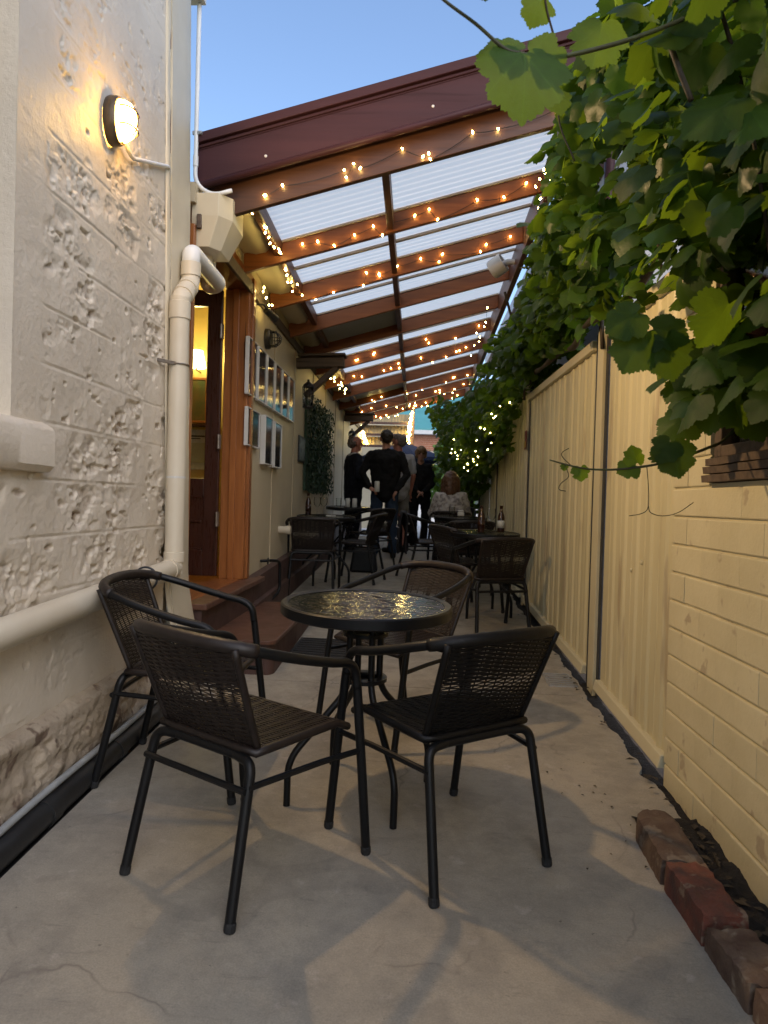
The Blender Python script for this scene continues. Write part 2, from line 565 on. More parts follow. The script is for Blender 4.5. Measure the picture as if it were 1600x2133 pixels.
# leaf: light shines through it, waxy top
def leaf_mat(name, top, under, through, veins=False):
    N = NT(name)
    tc = N.n('ShaderNodeTexCoord')
    oi = N.n('ShaderNodeObjectInfo')
    at = N.n('ShaderNodeAttribute', attribute_name='tone')
    f = N.noise(tc.outputs['Object'], 9, 3)
    c = N.mixc(N.ramp(f, [(0.35, 0.0), (0.65, 1.0)]), top, tuple(x * 0.7 for x in top))
    geo = N.n('ShaderNodeNewGeometry')
    c = N.mixc(geo.outputs['Backfacing'], c, under)
    if veins:                                        # five main veins fanning from the stalk
        sx = N.n('ShaderNodeSeparateXYZ'); N.l(tc.outputs['Object'], sx.inputs[0])
        best = None
        for ang in (90, 52, 128, 12, 168):
            ca, sa = math.cos(math.radians(ang)), math.sin(math.radians(ang))
            m1 = N.n('ShaderNodeMath', operation='MULTIPLY', i_1=sa); N.l(sx.outputs[0], m1.inputs[0])
            m2 = N.n('ShaderNodeMath', operation='MULTIPLY_ADD', i_1=-ca); N.l(sx.outputs[1], m2.inputs[0]); N.l(m1.outputs[0], m2.inputs[2])
            ab = N.n('ShaderNodeMath', operation='ABSOLUTE'); N.l(m2.outputs[0], ab.inputs[0])
            m3 = N.n('ShaderNodeMath', operation='MULTIPLY', i_1=ca); N.l(sx.outputs[0], m3.inputs[0])
            m4 = N.n('ShaderNodeMath', operation='MULTIPLY_ADD', i_1=sa); N.l(sx.outputs[1], m4.inputs[0]); N.l(m3.outputs[0], m4.inputs[2])
            lt = N.n('ShaderNodeMath', operation='LESS_THAN', i_1=0.0); N.l(m4.outputs[0], lt.inputs[0])
            ad = N.n('ShaderNodeMath', operation='ADD'); N.l(ab.outputs[0], ad.inputs[0]); N.l(lt.outputs[0], ad.inputs[1])
            if best is None:
                best = ad.outputs[0]
            else:
                mn = N.n('ShaderNodeMath', operation='MINIMUM'); N.l(best, mn.inputs[0]); N.l(ad.outputs[0], mn.inputs[1]); best = mn.outputs[0]
        c = N.mixc(N.ramp(best, [(0.004, 0.35), (0.016, 0.0)]), c, tuple(x * 1.9 for x in top))
    mr = N.n('ShaderNodeMapRange', i_3=0.72, i_4=1.4)
    N.l(at.outputs['Fac'], mr.inputs[0])
    vm = N.n('ShaderNodeVectorMath', operation='SCALE')
    N.l(c, vm.inputs[0]); N.l(mr.outputs[0], vm.inputs['Scale'])
    b = N.n('ShaderNodeBsdfPrincipled', i_Roughness=0.38)
    b.inputs['Specular IOR Level'].default_value = 0.20
    N.l(vm.outputs[0], b.inputs['Base Color'])
    bp = N.n('ShaderNodeBump', i_Strength=0.4, i_Distance=0.003)
    N.l(N.noise(tc.outputs['Object'], 60, 3), bp.inputs['Height'])
    N.l(bp.outputs[0], b.inputs['Normal'])
    t = N.n('ShaderNodeBsdfTranslucent')
    vm2 = N.n('ShaderNodeVectorMath', operation='SCALE')
    vm2.inputs[0].default_value = through
    N.l(mr.outputs[0], vm2.inputs['Scale'])
    N.l(vm2.outputs[0], t.inputs[0])
    mx = N.n('ShaderNodeMixShader', i_0=0.42)
    N.l(b.outputs[0], mx.inputs[1]); N.l(t.outputs[0], mx.inputs[2])
    N.l(mx.outputs[0], N.out.inputs[0])
    MATS[name] = N.m
    return N.m


m_leaf = leaf_mat('vine_leaf', (0.030, 0.070, 0.008), (0.042, 0.080, 0.015), (0.175, 0.285, 0.015))
m_leaf_near = leaf_mat('vine_leaf_veined', (0.030, 0.070, 0.008), (0.042, 0.080, 0.015), (0.175, 0.285, 0.015), True)
m_leaf_far = leaf_mat('garden_leaf', (0.10, 0.19, 0.05), (0.10, 0.16, 0.06), (0.22, 0.34, 0.05))
m_stem = pm('vine_stem', (0.045, 0.035, 0.020), (0.025, 0.018, 0.012), 20, 0.75, 0.5, 60)
m_greenstem = pm('green_shoot', (0.05, 0.06, 0.018), (0.035, 0.03, 0.012), 20, 0.6, 0.2, 60)


def concrete_mat():
    N = NT('worn_concrete')
    tc = N.n('ShaderNodeTexCoord')
    v = tc.outputs['Object']
    big = N.ramp(N.noise(v, 1.3, 5, 0.6, dist=0.4), [(0.35, 0.0), (0.66, 1.0)])
    c = N.mixc(big, (0.345, 0.308, 0.245), (0.282, 0.262, 0.218))
    mid = N.ramp(N.noise(v, 6, 6, 0.7), [(0.42, 0.0), (0.72, 1.0)])
    c = N.mixc(mid, c, (0.222, 0.206, 0.174))
    pale = N.ramp(N.noise(v, 11, 4, 0.6), [(0.63, 0.0), (0.72, 0.7)])
    c = N.mixc(pale, c, (0.37, 0.335, 0.29))
    sp = N.ramp(N.noise(v, 34, 4, 0.7), [(0.69, 0.0), (0.74, 0.8)])
    c = N.mixc(sp, c, (0.085, 0.075, 0.065))
    fine = N.ramp(N.noise(v, 220, 2, 0.5), [(0.3, 0.86), (0.7, 1.08)])
    c = N.mixc(1.0, c, fine, 'MULTIPLY')
    # hairline trowel scratches and stains stretched along the alley
    mp = N.n('ShaderNodeMapping'); mp.inputs['Scale'].default_value = (3, 16, 3)
    mp.inputs['Rotation'].default_value = (0, 0, 0.2)
    N.l(v, mp.inputs[0])
    scr = N.ramp(N.noise(mp.outputs[0], 2.5, 6, 0.75), [(0.60, 0.0), (0.66, 0.35)])
    c = N.mixc(scr, c, (0.13, 0.118, 0.105))
    # hairline cracks, broken up
    wv = N.n('ShaderNodeVectorMath', operation='ADD')
    nv = N.n('ShaderNodeTexNoise', i_Scale=3.0, i_Detail=4)
    N.l(v, nv.inputs['Vector'])
    ns = N.n('ShaderNodeVectorMath', operation='SCALE'); ns.inputs['Scale'].default_value = 0.35
    N.l(nv.outputs['Color'], ns.inputs[0]); N.l(v, wv.inputs[0]); N.l(ns.outputs[0], wv.inputs[1])
    vo = N.n('ShaderNodeTexVoronoi', feature='DISTANCE_TO_EDGE', i_Scale=0.95)
    N.l(wv.outputs[0], vo.inputs['Vector'])
    ck = N.ramp(vo.outputs['Distance'], [(0.0, 1.0), (0.006, 0.0)])
    cm = N.ramp(N.noise(v, 1.7, 3), [(0.50, 0.0), (0.60, 0.75)])
    mm = N.n('ShaderNodeMath', operation='MULTIPLY'); N.l(ck, mm.inputs[0]); N.l(cm, mm.inputs[1])
    c = N.mixc(mm.outputs[0], c, (0.15, 0.13, 0.112))
    # old spills: rings and blots
    sp2 = N.ramp(N.noise(v, 3.1, 2, 0.4, dist=0.8), [(0.60, 0.0), (0.63, 0.22), (0.72, 0.08)])
    c = N.mixc(sp2, c, (0.125, 0.115, 0.105))
    b = N.n('ShaderNodeBsdfPrincipled')
    b.inputs['Specular IOR Level'].default_value = 0.35
    N.l(c, b.inputs['Base Color'])
    rr = N.n('ShaderNodeMapRange', i_3=0.55, i_4=0.8)
    N.l(mid, rr.inputs[0]); N.l(rr.outputs[0], b.inputs['Roughness'])
    bp = N.n('ShaderNodeBump', i_Strength=0.5, i_Distance=0.004)
    N.l(N.noise(v, 30, 8, 0.7), bp.inputs['Height'])
    N.l(bp.outputs[0], b.inputs['Normal'])
    N.l(b.outputs[0], N.out.inputs[0])
    return N.m


m_conc = concrete_mat()
m_paver = pm('pale_paver', (0.33, 0.285, 0.225), (0.275, 0.235, 0.185), 3, 0.7, 0.4, 40, rand=0.08)


def plaster_mat():
    """old limewashed plaster: thick paint, chips of brown stone where it is worn deepest (attribute 'pit')"""
    N = NT('limewashed_stone')
    tc = N.n('ShaderNodeTexCoord')
    v = tc.outputs['Object']
    c = N.mixc(N.ramp(N.noise(v, 2.2, 5), [(0.35, 0.0), (0.65, 1.0)]), (0.685, 0.61, 0.495), (0.60, 0.525, 0.415))
    c = N.mixc(N.ramp(N.noise(v, 9, 5, 0.65), [(0.55, 0.0), (0.7, 0.5)]), c, (0.58, 0.51, 0.42))
    at = N.n('ShaderNodeAttribute', attribute_name='pit')
    f = N.n('ShaderNodeMath', operation='MULTIPLY')
    N.l(at.outputs['Fac'], f.inputs[0])
    N.l(N.ramp(N.noise(v, 22, 3), [(0.45, 0.15), (0.6, 1.0)]), f.inputs[1])
    c = N.mixc(f.outputs[0], c, (0.20, 0.125, 0.075))
    b = N.n('ShaderNodeBsdfPrincipled', i_Roughness=0.5)
    b.inputs['Specular IOR Level'].default_value = 0.45
    N.l(c, b.inputs['Base Color'])
    bp = N.n('ShaderNodeBump', i_Strength=0.6, i_Distance=0.006)
    N.l(N.noise(v, 48, 6, 0.72), bp.inputs['Height'])
    N.l(bp.outputs[0], b.inputs['Normal'])
    N.l(b.outputs[0], N.out.inputs[0])
    return N.m


m_plaster = plaster_mat()
m_plinth = pm('grimy_limewash', (0.46, 0.385, 0.29), (0.34, 0.275, 0.20), 5, 0.65, 0.9, 45, speck=((0.17, 0.12, 0.085), 9, 0.57), dist_m=0.008)


def poly_sheet():
    N = NT('milky_polycarbonate')
    t = N.n('ShaderNodeBsdfTranslucent'); t.inputs[0].default_value = (1.0, 0.87, 0.70, 1)
    p = N.n('ShaderNodeBsdfTransparent'); p.inputs[0].default_value = (0.92, 0.94, 0.96, 1)
    m = N.n('ShaderNodeMixShader', i_0=0.05)
    N.l(t.outputs[0], m.inputs[1]); N.l(p.outputs[0], m.inputs[2])
    N.l(m.outputs[0], N.out.inputs[0])
    return N.m


m_poly = poly_sheet()

# ================================================================== SETTING
# ---- ground: bare dirt to the horizon, concrete alley on top
gm = MB()
xs = [-400, -60, -12, -1.3, 1.3, 12, 60, 400]
ys = [-400, -60, -8, 0, 13.5, 20, 60, 400]
P = np.zeros((len(xs), len(ys), 3))
for i, x in enumerate(xs):
    for j, y in enumerate(ys):
        yy = min(max(y, -8), 13.5)
        P[i, j] = (x, y, g(max(-1.3, min(1.3, x)), yy) - 0.035)
gm.grid(P)
obj('ground', gm, m_dirt, kind='structure')

path = bpy.data.objects.new('concrete_path', None)
COL.objects.link(path)
path['kind'] = 'structure'
ORG['concrete_path'] = Vector((0, 0, 0))


def ragged(y):
    """right edge of the slab, broken away along the fence and cut back beside the garden strip"""
    if y < 2.52:
        return 0.80 + 0.05 * (float(fbm(np.array(y * 8.0), np.array(5.3), 17, 5)) - 0.5)
    return 0.972 + 0.075 * (float(fbm(np.array(y * 9.0), np.array(3.3), 15, 5)) - 0.5) + 0.05 * (float(fbm(np.array(y * 2.0), np.array(1.3), 16, 2)) - 0.5)


def slab(y0, y1, x0, x1f, mat, name='slab', n=60):
    mb = MB()
    ts = np.linspace(y0, y1, n)
    L = [(x0, t, g(x0, t)) for t in ts]
    Rr = [(x1f(t), t, g(x1f(t), t)) for t in ts]
    V, Fc = [], []
    for a, b in zip(L, Rr):
        c = [(a[0] + (b[0] - a[0]) * k / 4, a[1], a[2] + (b[2] - a[2]) * k / 4) for k in range(5)]
        V += c + [(b[0], b[1], b[2] - 0.07), (a[0], a[1], a[2] - 0.07)]
    for i in range(n - 1):
        for k in range(6):
            Fc.append((i * 7 + k, i * 7 + k + 1, i * 7 + 7 + k + 1, i * 7 + 7 + k))
    Fc.append((6, 5, 4, 3, 2, 1, 0))
    e = (n - 1) * 7
    Fc.append((e, e + 1, e + 2, e + 3, e + 4, e + 5, e + 6))
    mb.add(V, Fc)
    return obj(name, mb, mat, path)


slab(-3.0, 2.52, -1.16, ragged, m_conc)
slab(2.52, 4.05, -1.16, ragged, m_conc, n=150)
slab(4.056, 6.4, -1.28, ragged, m_conc)
slab(6.406, 8.4, -1.28, ragged, m_conc)
# larger pavers from the middle of the alley to its far end
yy = 8.406
r_ = random.Random(3)
while yy < 13.4:
    xk = -1.28
    while xk < 0.9:
        x1 = min(xk + 0.72, 0.96)
        slab(yy, min(yy + 0.86, 13.45), xk, (lambda v: (lambda t: v))(x1 - 0.008), m_paver, 'paver', 3)
        xk += 0.72
    yy += 0.868
far = MB()
far.box(-30, 30, 13.46, 40, g(0, 13.5) - 0.3, g(0, 13.5) + 0.02)
m_court = pm('courtyard_paving', (0.58, 0.56, 0.53), (0.5, 0.48, 0.45), 2, 0.7, 0.2, 20)
obj('courtyard_paving', far, m_court, kind='structure')

# dark strip of exposed earth along the fence foot and the garden strip behind the edging bricks
sm = MB()
n1, n2 = 140, 12
yyv = np.linspace(0.2, 2.62, n1); xxv = np.linspace(0.80, 1.04, n2)
Yg, Xg = np.meshgrid(yyv, xxv)
Zg = g(Xg, Yg) + 0.002 + 0.05 * fbm(Xg * 22, Yg * 22, 5, 4) - 0.02
sm.grid(np.stack([Xg, Yg, Zg], -1))
obj('garden_soil', sm, m_soil, kind='stuff', smooth=True)
sm = MB()
yyv = np.linspace(2.6, 13, 300); xxv = np.linspace(0.93, 1.05, 6)
Yg, Xg = np.meshgrid(yyv, xxv)
sm.grid(np.stack([Xg, Yg, g(Xg, Yg) - 0.03 + 0.02 * fbm(Xg * 30, Yg * 30, 9, 3)], -1))
obj('soil_gap', sm, m_soil, kind='stuff', smooth=True)

# ================================================================== STONE BUILDING (left, near)
XW = -1.3
stone = thing('stone_building', 'old limewashed stone building with pitted ashlar-lined plaster wall at the left', 'building', (XW, 2.5, 0))
WY0, WY1 = 2.235, 3.66            # rough field between the window surround and the corner margin


def wall_relief(Y, Z, seed=1, amp=1.0):
    """depth in metres (negative = worn in) and pit mask for eroded ashlar plaster with 0.2 m courses"""
    course = np.floor((Z - 0.84) / 0.2)
    off = np.where(course.astype(int) % 2 == 0, 0.0, 0.24)
    blk = np.floor((Y + off) / 0.48)
    fy = (Y + off) / 0.48 - blk
    fz = (Z - 0.84) / 0.2 - course
    wob = 0.02 * (fbm(Y * 3, Z * 3, 3, 3) - 0.5)
    worn = fbm(Y * 5.5 + 11, Z * 5.5, seed, 3)
    blkr = vnoise(blk * 7.7 + 0.5, course * 9.1 + 0.5, seed + 60)
    patch = np.clip((worn + 0.10 * (blkr - 0.5) - 0.455) / 0.20, 0, 1) * np.clip((0.5 - np.abs(fz - 0.5)) / 0.16, 0, 1)
    warpY = Y + 0.012 * (fbm(Y * 18, Z * 18, seed + 71, 2) - 0.5)
    rough = fbm(warpY * 48, Z * 62, seed + 5, 4)
    flake = np.clip((fbm(warpY * 20, Z * 30, seed + 9, 3) - 0.40) / 0.10, 0, 1)
    pit = patch * (0.15 + 0.85 * flake) * (0.25 + 1.1 * rough)
    fine_ = fbm(Y * 90, Z * 90, seed + 15, 2)
    d = -0.0150 * amp * pit + 0.006 * (0.25 + patch) * (rough - 0.5) + 0.0035 * (0.3 + patch) * (fine_ - 0.5) + 0.009 * (fbm(Y * 6.5, Z * 8, seed + 91, 3) - 0.5)
    d = d + 0.006 * (fbm(Y * 2.3, Z * 2.3, seed + 2, 3) - 0.5) + 0.0022 * (fbm(Y * 22, Z * 22, seed + 3, 3) - 0.5)
    line_on = np.clip((fbm(Y * 2.1, course * 3.7, seed + 20, 2) - 0.36) / 0.1, 0, 1)
    dz = np.abs((Z + wob * 0.15 - 0.84) / 0.2 - np.round((Z + wob * 0.15 - 0.84) / 0.2)) * 0.2
    gr = np.clip(1 - dz / 0.006, 0, 1) * line_on
    d = d - 0.0065 * gr
    vo = np.clip((vnoise(blk * 3.1, course * 5.3, seed + 31) - 0.62) / 0.05, 0, 1)
    gv = np.clip(1 - np.abs(fy) * 0.48 / 0.006, 0, 1) * vo
    d = d - 0.005 * gv
    # scattered deep nicks
    nick = np.clip((fbm(Y * 14, Z * 26, seed + 44, 2) - 0.785) / 0.04, 0, 1)
    d = d - 0.011 * amp * nick
    return d, np.clip(pit * 0.9 + nick * 0.8 - 0.35, 0, 1)


def relief_obj(name, Y, Z, X0, D, pit, parent, mat, extra=None):
    mb = MB()
    Pm = np.stack([X0 + D, Y, Z], -1)
    mb.grid(Pm)
    me = mb.mesh(name, mat, True, ORG[parent.name])
    a = me.attributes.new('pit', 'FLOAT', 'POINT')
    a.data.foreach_set('value', pit.reshape(-1).astype(np.float32))
    o = bpy.data.objects.new(name, me)
    COL.objects.link(o)
    o.parent = parent
    ORG[o.name] = ORG[parent.name]
    return o


yv = np.arange(WY0, WY1 + 0.004, 0.0050)
zv = np.arange(0.36, 4.3, 0.0055)
Zg, Yg = np.meshgrid(zv, yv)
D, pit = wall_relief(Yg, Zg)
# the lower field turns smoother below the drain pipe
low = np.clip((Zg - 0.62) / 0.25, 0.25, 1)
hi_ = np.clip((3.5 - Zg) / 1.2, 0.3, 1)
fade = 1 - (1 - np.clip((Yg - WY0 - 0.17) / 0.06, 0, 1)) * np.clip((Zg - 1.30) / 0.1, 0, 1)      # smooth render band around the window
D2 = D * low * (0.12 + 0.88 * fade) * hi_
relief_obj('wall', Yg, Zg, XW, D2, pit * fade * low * hi_, stone, m_plaster)
# lower part under the sill and near the camera
yv = np.arange(0.2, WY0 + 0.007, 0.010)
zv = np.arange(0.30, 1.43, 0.010)
Zg, Yg = np.meshgrid(zv, yv)
D, pit = wall_relief(Yg, Zg)
low = np.clip((Zg - 0.62) / 0.25, 0.25, 1)
relief_obj('wall', Yg, Zg, XW, D * low, pit * low, stone, m_plaster)
# corner margin: a raised smooth band with a groove where the render has cracked away
mb = MB()
zv = np.arange(0.10, 5.2, 0.02)
prof_y = [3.655, 3.66, 3.672, 3.69, 3.692, 3.712, 3.714, 3.75, 3.80, 3.90, 4.0, 4.02, 4.024, 4.024]
prof_x = [0.0, 0.008, 0.012, 0.012, -0.006, -0.006, 0.012, 0.014, 0.013, 0.014, 0.013, 0.008, 0.0, -0.25]
Pm = np.zeros((len(prof_y), len(zv), 3))
for i, (a, b) in enumerate(zip(prof_y, prof_x)):
    jit = 0.005 * (fbm(zv * 7, zv * 0 + i, 4, 3) - 0.5)
    bulge = 0.05 * np.clip((0.78 - zv) / 0.35, 0, 1) ** 1.5
    if b == -0.25:
        jit = 0 * zv
    crack = 0.004 * np.clip((fbm(zv * 4, zv * 0 + 3, 8, 2) - 0.5) * 8, 0, 1) if i in (3, 4, 5) else 0
    Pm[i] = np.stack([XW + b + jit * (1 if i > 1 else 0.3) + (bulge if b > -0.2 else 0), a + jit + crack - 0.062 * (zv - 1.016), zv], -1)   # the old corner leans a little
mb.grid(Pm)
m_margin = pm('cream_margin_paint', (0.60, 0.535, 0.40), (0.555, 0.49, 0.36), 4, 0.45, 0.3, 40)
obj('corner_margin', mb, m_margin, stone, smooth='auto')
r_ = random.Random(5)
for zc, h in ((3.42, 0.10), (3.06, 0.07), (2.92, 0.16), (2.60, 0.14), (2.30, 0.05)):   # exposed red stone in the crack
    mb = MB()
    lean = 0.062 * (zc - 1.016)
    mb.hexa([(XW - 0.004, 3.692, zc), (XW + 0.004, 3.694, zc), (XW + 0.004, 3.711, zc), (XW - 0.004, 3.713, zc),
             (XW - 0.004, 3.692, zc + h), (XW + 0.003, 3.696, zc + h), (XW + 0.003, 3.709, zc + h), (XW - 0.004, 3.713, zc + h)])
    mb.v = [(p[0] + 0.003, p[1] - lean, p[2]) for p in mb.v]
    obj('exposed_stone', mb, pm('exposed_red_stone', (0.24, 0.12, 0.075), (0.16, 0.08, 0.05), 30, 0.85, 0.5, 60), stone)
# window opening just left of the picture: reveal, sash, glass, sill
mb = MB()
mb.box(XW - 0.20, XW - 0.001, WY0, WY0 + 0.03, 1.42, 4.3)
mb.box(XW - 0.20, XW - 0.001, 1.17, 1.2, 1.42, 4.3)
mb.box(XW - 0.20, XW, 0.0, 1.17, 1.42, 5.2)
mb.box(XW - 0.25, XW - 0.003, -3, 3.5, 4.29, 5.2)
mb.box(XW - 0.06, XW - 0.002, -3, 0.21, 0.1, 5.2)
mb.box(XW - 0.12, XW - 0.05, -3, 3.85, 0.0, 1.41)
mb.box(XW - 0.12, XW - 0.05, WY0 + 0.03, 3.60, 1.41, 5.2)
obj('reveal', mb, m_plaster, stone)
win = obj('window', MB().box(XW - 0.20, XW - 0.15, 1.2, 1.25, 1.42, 3.6).box(XW - 0.20, XW - 0.15, 2.185, 2.235, 1.42, 3.6)
          .box(XW - 0.20, XW - 0.15, 1.25, 2.185, 1.42, 1.49).box(XW - 0.20, XW - 0.15, 1.25, 2.185, 2.5, 2.56), m_cream, stone, bevel=0.003)
obj('pane', MB().box(XW - 0.19, XW - 0.184, 1.25, 2.185, 1.49, 3.6), m_pane, win)
mb = MB()
zt = 1.432
ys_ = np.linspace(1.05, 2.428, 60)
prof = [(-0.1, zt + 0.01), (0.0, zt + 0.004), (0.035, zt - 0.012), (0.046, zt - 0.03), (0.046, zt - 0.145), (0.03, zt - 0.165), (-0.01, zt - 0.17)]
Pm = np.zeros((len(prof), len(ys_), 3))
for i, (a, b) in enumerate(prof):
    Pm[i] = np.stack([XW + a + 0.004 * (fbm(ys_ * 9, ys_ * 0 + i, 6, 3) - 0.5), ys_, b + 0.006 * (fbm(ys_ * 7, ys_ * 0 + i + 9, 7, 3) - 0.5)], -1)
mb.grid(Pm[:, ::-1])
k = len(mb.v)
mb.add([tuple(Pm[i, -1]) for i in range(len(prof))], [tuple(range(len(prof)))])
obj('sill', mb, m_plaster, stone, smooth='auto')
# battered plinth of rubble stone under thick paint
yv = np.arange(0.3, 3.72, 0.011)
tv = np.linspace(0, 1, 44)
Tg, Yg = np.meshgrid(tv, yv)
top = 0.415 + 0.02 * (fbm(Yg * 3, Yg * 0, 12, 3) - 0.5)
Zg = top * (1 - Tg) + (0.03 + 0.0382 * Yg) * Tg
prof = 0.050 * np.clip(Tg / 0.10, 0, 1) ** 0.6 + 0.018 * Tg
rub = fbm(Yg * 6, Zg * 12, 21, 5)
rub2 = fbm(Yg * 26, Zg * 34, 22, 4)
pitm = np.clip((fbm(Yg * 6, Zg * 9, 26, 3) - 0.5) / 0.08, 0, 1) * np.clip(Tg * 6 - 1, 0, 1)
Dp = -0.006 + prof + (0.040 * (rub - 0.5) + 0.024 * (rub2 - 0.5)) * np.clip(Tg * 5 - 0.4, 0.05, 1) - 0.02 * pitm * rub2
relief_obj('plinth', Yg, Zg, XW, Dp, np.clip(pitm * 0.9 * rub2 + 0.12 * np.clip(Tg * 3, 0, 1), 0, 1), stone, m_plinth)

# ---- channel at the wall foot with black pipe and grey conduit lying in it
ch = MB()
ch.box(XW, -1.165, 0.2, 3.62, -0.1, 0.03)
for i in range(len(ch.v)):
    x, y, z = ch.v[i]
    ch.v[i] = (x, y, g(x, y) - (0.08 if z < 0 else 0.012))
obj('floor_channel', ch, m_black, kind='structure')
pth = [(-1.205, y, g(-1.205, y) + 0.030) for y in np.linspace(0.2, 3.4, 24)]
bp_ = thing('drain_hose', 'thick black drainage pipe lying along the foot of the stone wall', 'pipe', (-1.205, 1.5, g(-1.2, 1.5)))
obj('pipe', MB().tube(pth, 0.043, 14), m_blackpipe, bp_, smooth=True)
for y in (1.1, 1.75, 2.3, 2.85):
    obj('joint', MB().tube([(-1.205, y, g(-1.2, y) + 0.03), (-1.205, y + 0.06, g(-1.2, y + 0.06) + 0.03)], 0.048, 14), m_blackpipe, bp_, smooth='auto')
pth = [(-1.212 + 0.004 * math.sin(y * 5), y, g(-1.21, y) + 0.0865 + 0.004 * math.sin(y * 3.1)) for y in np.linspace(0.2, 3.35, 30)]
o = obj('ground_conduit', MB().tube(pth, 0.0125, 10), m_grey_conduit, smooth=True, loc=(-1.235, 1.5, g(-1.2, 1.5) + 0.09),
        label='thin pale grey conduit resting on the black pipe along the stone wall', cat='conduit')

# ---- drain pipe along the wall, downpipe at the corner
dp = thing('waste_pipe', 'horizontal cream waste pipe clipped along the lower stone wall', 'pipe', (-1.225, 2.5, 0.78))
y0_, y1_ = 0.2, 3.56
zp = lambda y: 0.762 + 0.040 * (y - 2.0)
obj('pipe', MB().tube([(-1.238, y0_, zp(y0_)), (-1.238, y1_, zp(y1_))], 0.049, 20), m_pipe, dp, smooth='auto')
obj('end_cap', MB().lathe([(0.053, 0), (0.053, 0.07), (0.049, 0.085), (0.032, 0.10), (0.0, 0.105)], 20).rot(
    Matrix.Translation((-1.238, y1_ - 0.02, zp(y1_))) @ Matrix.Rotation(-PI / 2, 4, 'X')), m_pipe, dp, smooth='auto')
for y in (3.25,):
    obj('clip', MB().tube([(-1.238 + 0.052 * math.cos(a), y, zp(y) + 0.052 * math.sin(a)) for a in np.linspace(-2.4, 2.4, 20)], 0.006, 6), m_dark_gap, dp, smooth=True)
pd = thing('downpipe', 'cream round downpipe with offset bends standing at the stone corner', 'downpipe', (-1.235, 3.60, 0.85))
xx = -1.232
obj('pipe', MB().tube([(xx, 3.61, 0.80), (xx, 3.61, 2.20)], 0.0475, 20), m_pipe, pd, smooth='auto')
obj('collar', MB().lathe([(0.0475, 0), (0.053, 0.002), (0.053, 0.085), (0.0475, 0.09)], 20, (xx, 3.61, 2.09)), m_pipe, pd, smooth='auto')
obj('collar', MB().lathe([(0.0475, 0), (0.052, 0.002), (0.052, 0.05), (0.0475, 0.052)], 20, (xx, 3.61, 0.86)), m_pipe, pd, smooth='auto')
obj('bend', MB().tube(fillet([(xx, 3.61, 2.13), (xx, 3.61, 2.19), (xx, 3.765, 2.32), (xx, 3.765, 2.38)], 0.06), 0.0475, 20), m_pipe, pd, smooth=True)
for p, q in (((xx, 3.645, 2.219), (xx, 3.675, 2.244)), ((xx, 3.71, 2.274), (xx, 3.74, 2.299)), ((xx, 3.765, 2.355), (xx, 3.765, 2.425))):
    obj('collar', MB().tube([p, q], 0.0525, 20), m_pipe, pd, smooth='auto')
obj('elbow', MB().tube(fillet([(xx, 3.765, 2.40), (xx, 3.765, 2.485), (xx, 4.30, 2.475), (xx - 0.09, 4.36, 2.475), (xx - 0.09, 4.36, 2.64)], 0.075, 6), 0.0475, 20),
    m_white_pvc, pd, smooth=True)
ck = obj('bracket', MB().tube([(xx + 0.051 * math.cos(a), 3.61 + 0.051 * math.sin(a), 1.86) for a in np.linspace(0, 2 * PI, 24, endpoint=False)], 0.004, 6, closed=True)
         .beam((xx, 3.57, 1.86), (XW, 3.50, 1.865), 0.012, 0.016), m_steel_hinge, pd)
obj('paint_chip', MB().tube([(xx, 3.61, 1.285), (xx, 3.61, 1.296)], 0.0487, 20), m_frame_white, pd)

# ---- electrical conduit on the corner
cd = thing('white_conduit', 'thin white electrical conduit rising past the maroon fascia against the sky', 'conduit', (-1.28, 4.08, 3))
obj('pipe', MB().tube(fillet([(-1.325, 4.085, 5.3), (-1.325, 4.085, 2.985), (-1.23, 4.085, 2.915), (-1.11, 4.085, 2.945)], 0.11, 8), 0.0125, 12), m_white_pvc, cd, smooth=True)
obj('coupling', MB().tube([(-1.325, 4.085, 3.08), (-1.325, 4.085, 3.14)], 0.0155, 12), m_white_pvc, cd, smooth='auto')
obj('saddle', MB().box(-1.345, -1.29, 4.075, 4.09, 3.26, 3.278).tube([(-1.295, 4.07, 3.269), (-1.295, 4.092, 3.269)], 0.008, 8), m_galv, cd)
mb = MB().box(-1.40, -1.29, 3.98, 4.1, 4.0, 4.10)
obj('eaves_bracket', mb, m_frame_white, stone, bevel=0.004)

# ---- bulkhead lamp on the stone wall, lit
LP = Vector((XW, 2.90, 2.715))
lamp = thing('bulkhead_lamp', 'lit oval bulkhead lamp with wire guard on the stone wall', 'lamp', LP)


def oval(cx, a, b, r, n=28):
    return [(cx, LP.y + a * math.cos(t), LP.z + b * math.sin(t)) for t in np.linspace(0, 2 * PI, n, endpoint=False)]


mb = MB()
rings = [(0.0, 0.068, 0.096), (0.012, 0.072, 0.100), (0.038, 0.070, 0.098), (0.048, 0.065, 0.093), (0.048, 0.058, 0.086)]
V, Fc = [], []
nn = 32
for cx, a, b in rings:
    V += [(LP.x + cx, LP.y + a * math.cos(t), LP.z + b * math.sin(t)) for t in np.linspace(0, 2 * PI, nn, endpoint=False)]
for i in range(len(rings) - 1):
    for k in range(nn):
        Fc.append((i * nn + k, i * nn + (k + 1) % nn, (i + 1) * nn + (k + 1) % nn, (i + 1) * nn + k))
mb.add(V, Fc)
obj('housing', mb, m_bronze, lamp, smooth='auto')
V, Fc = [], []
rr_ = [(0.048, 1.03), (0.070, 0.97), (0.090, 0.82), (0.104, 0.56), (0.110, 0.25), (0.112, 0.02)]
for cx, s_ in rr_:
    V += [(LP.x + cx, LP.y + 0.056 * s_ * math.cos(t), LP.z + 0.083 * s_ * math.sin(t)) for t in np.linspace(0, 2 * PI, nn, endpoint=False)]
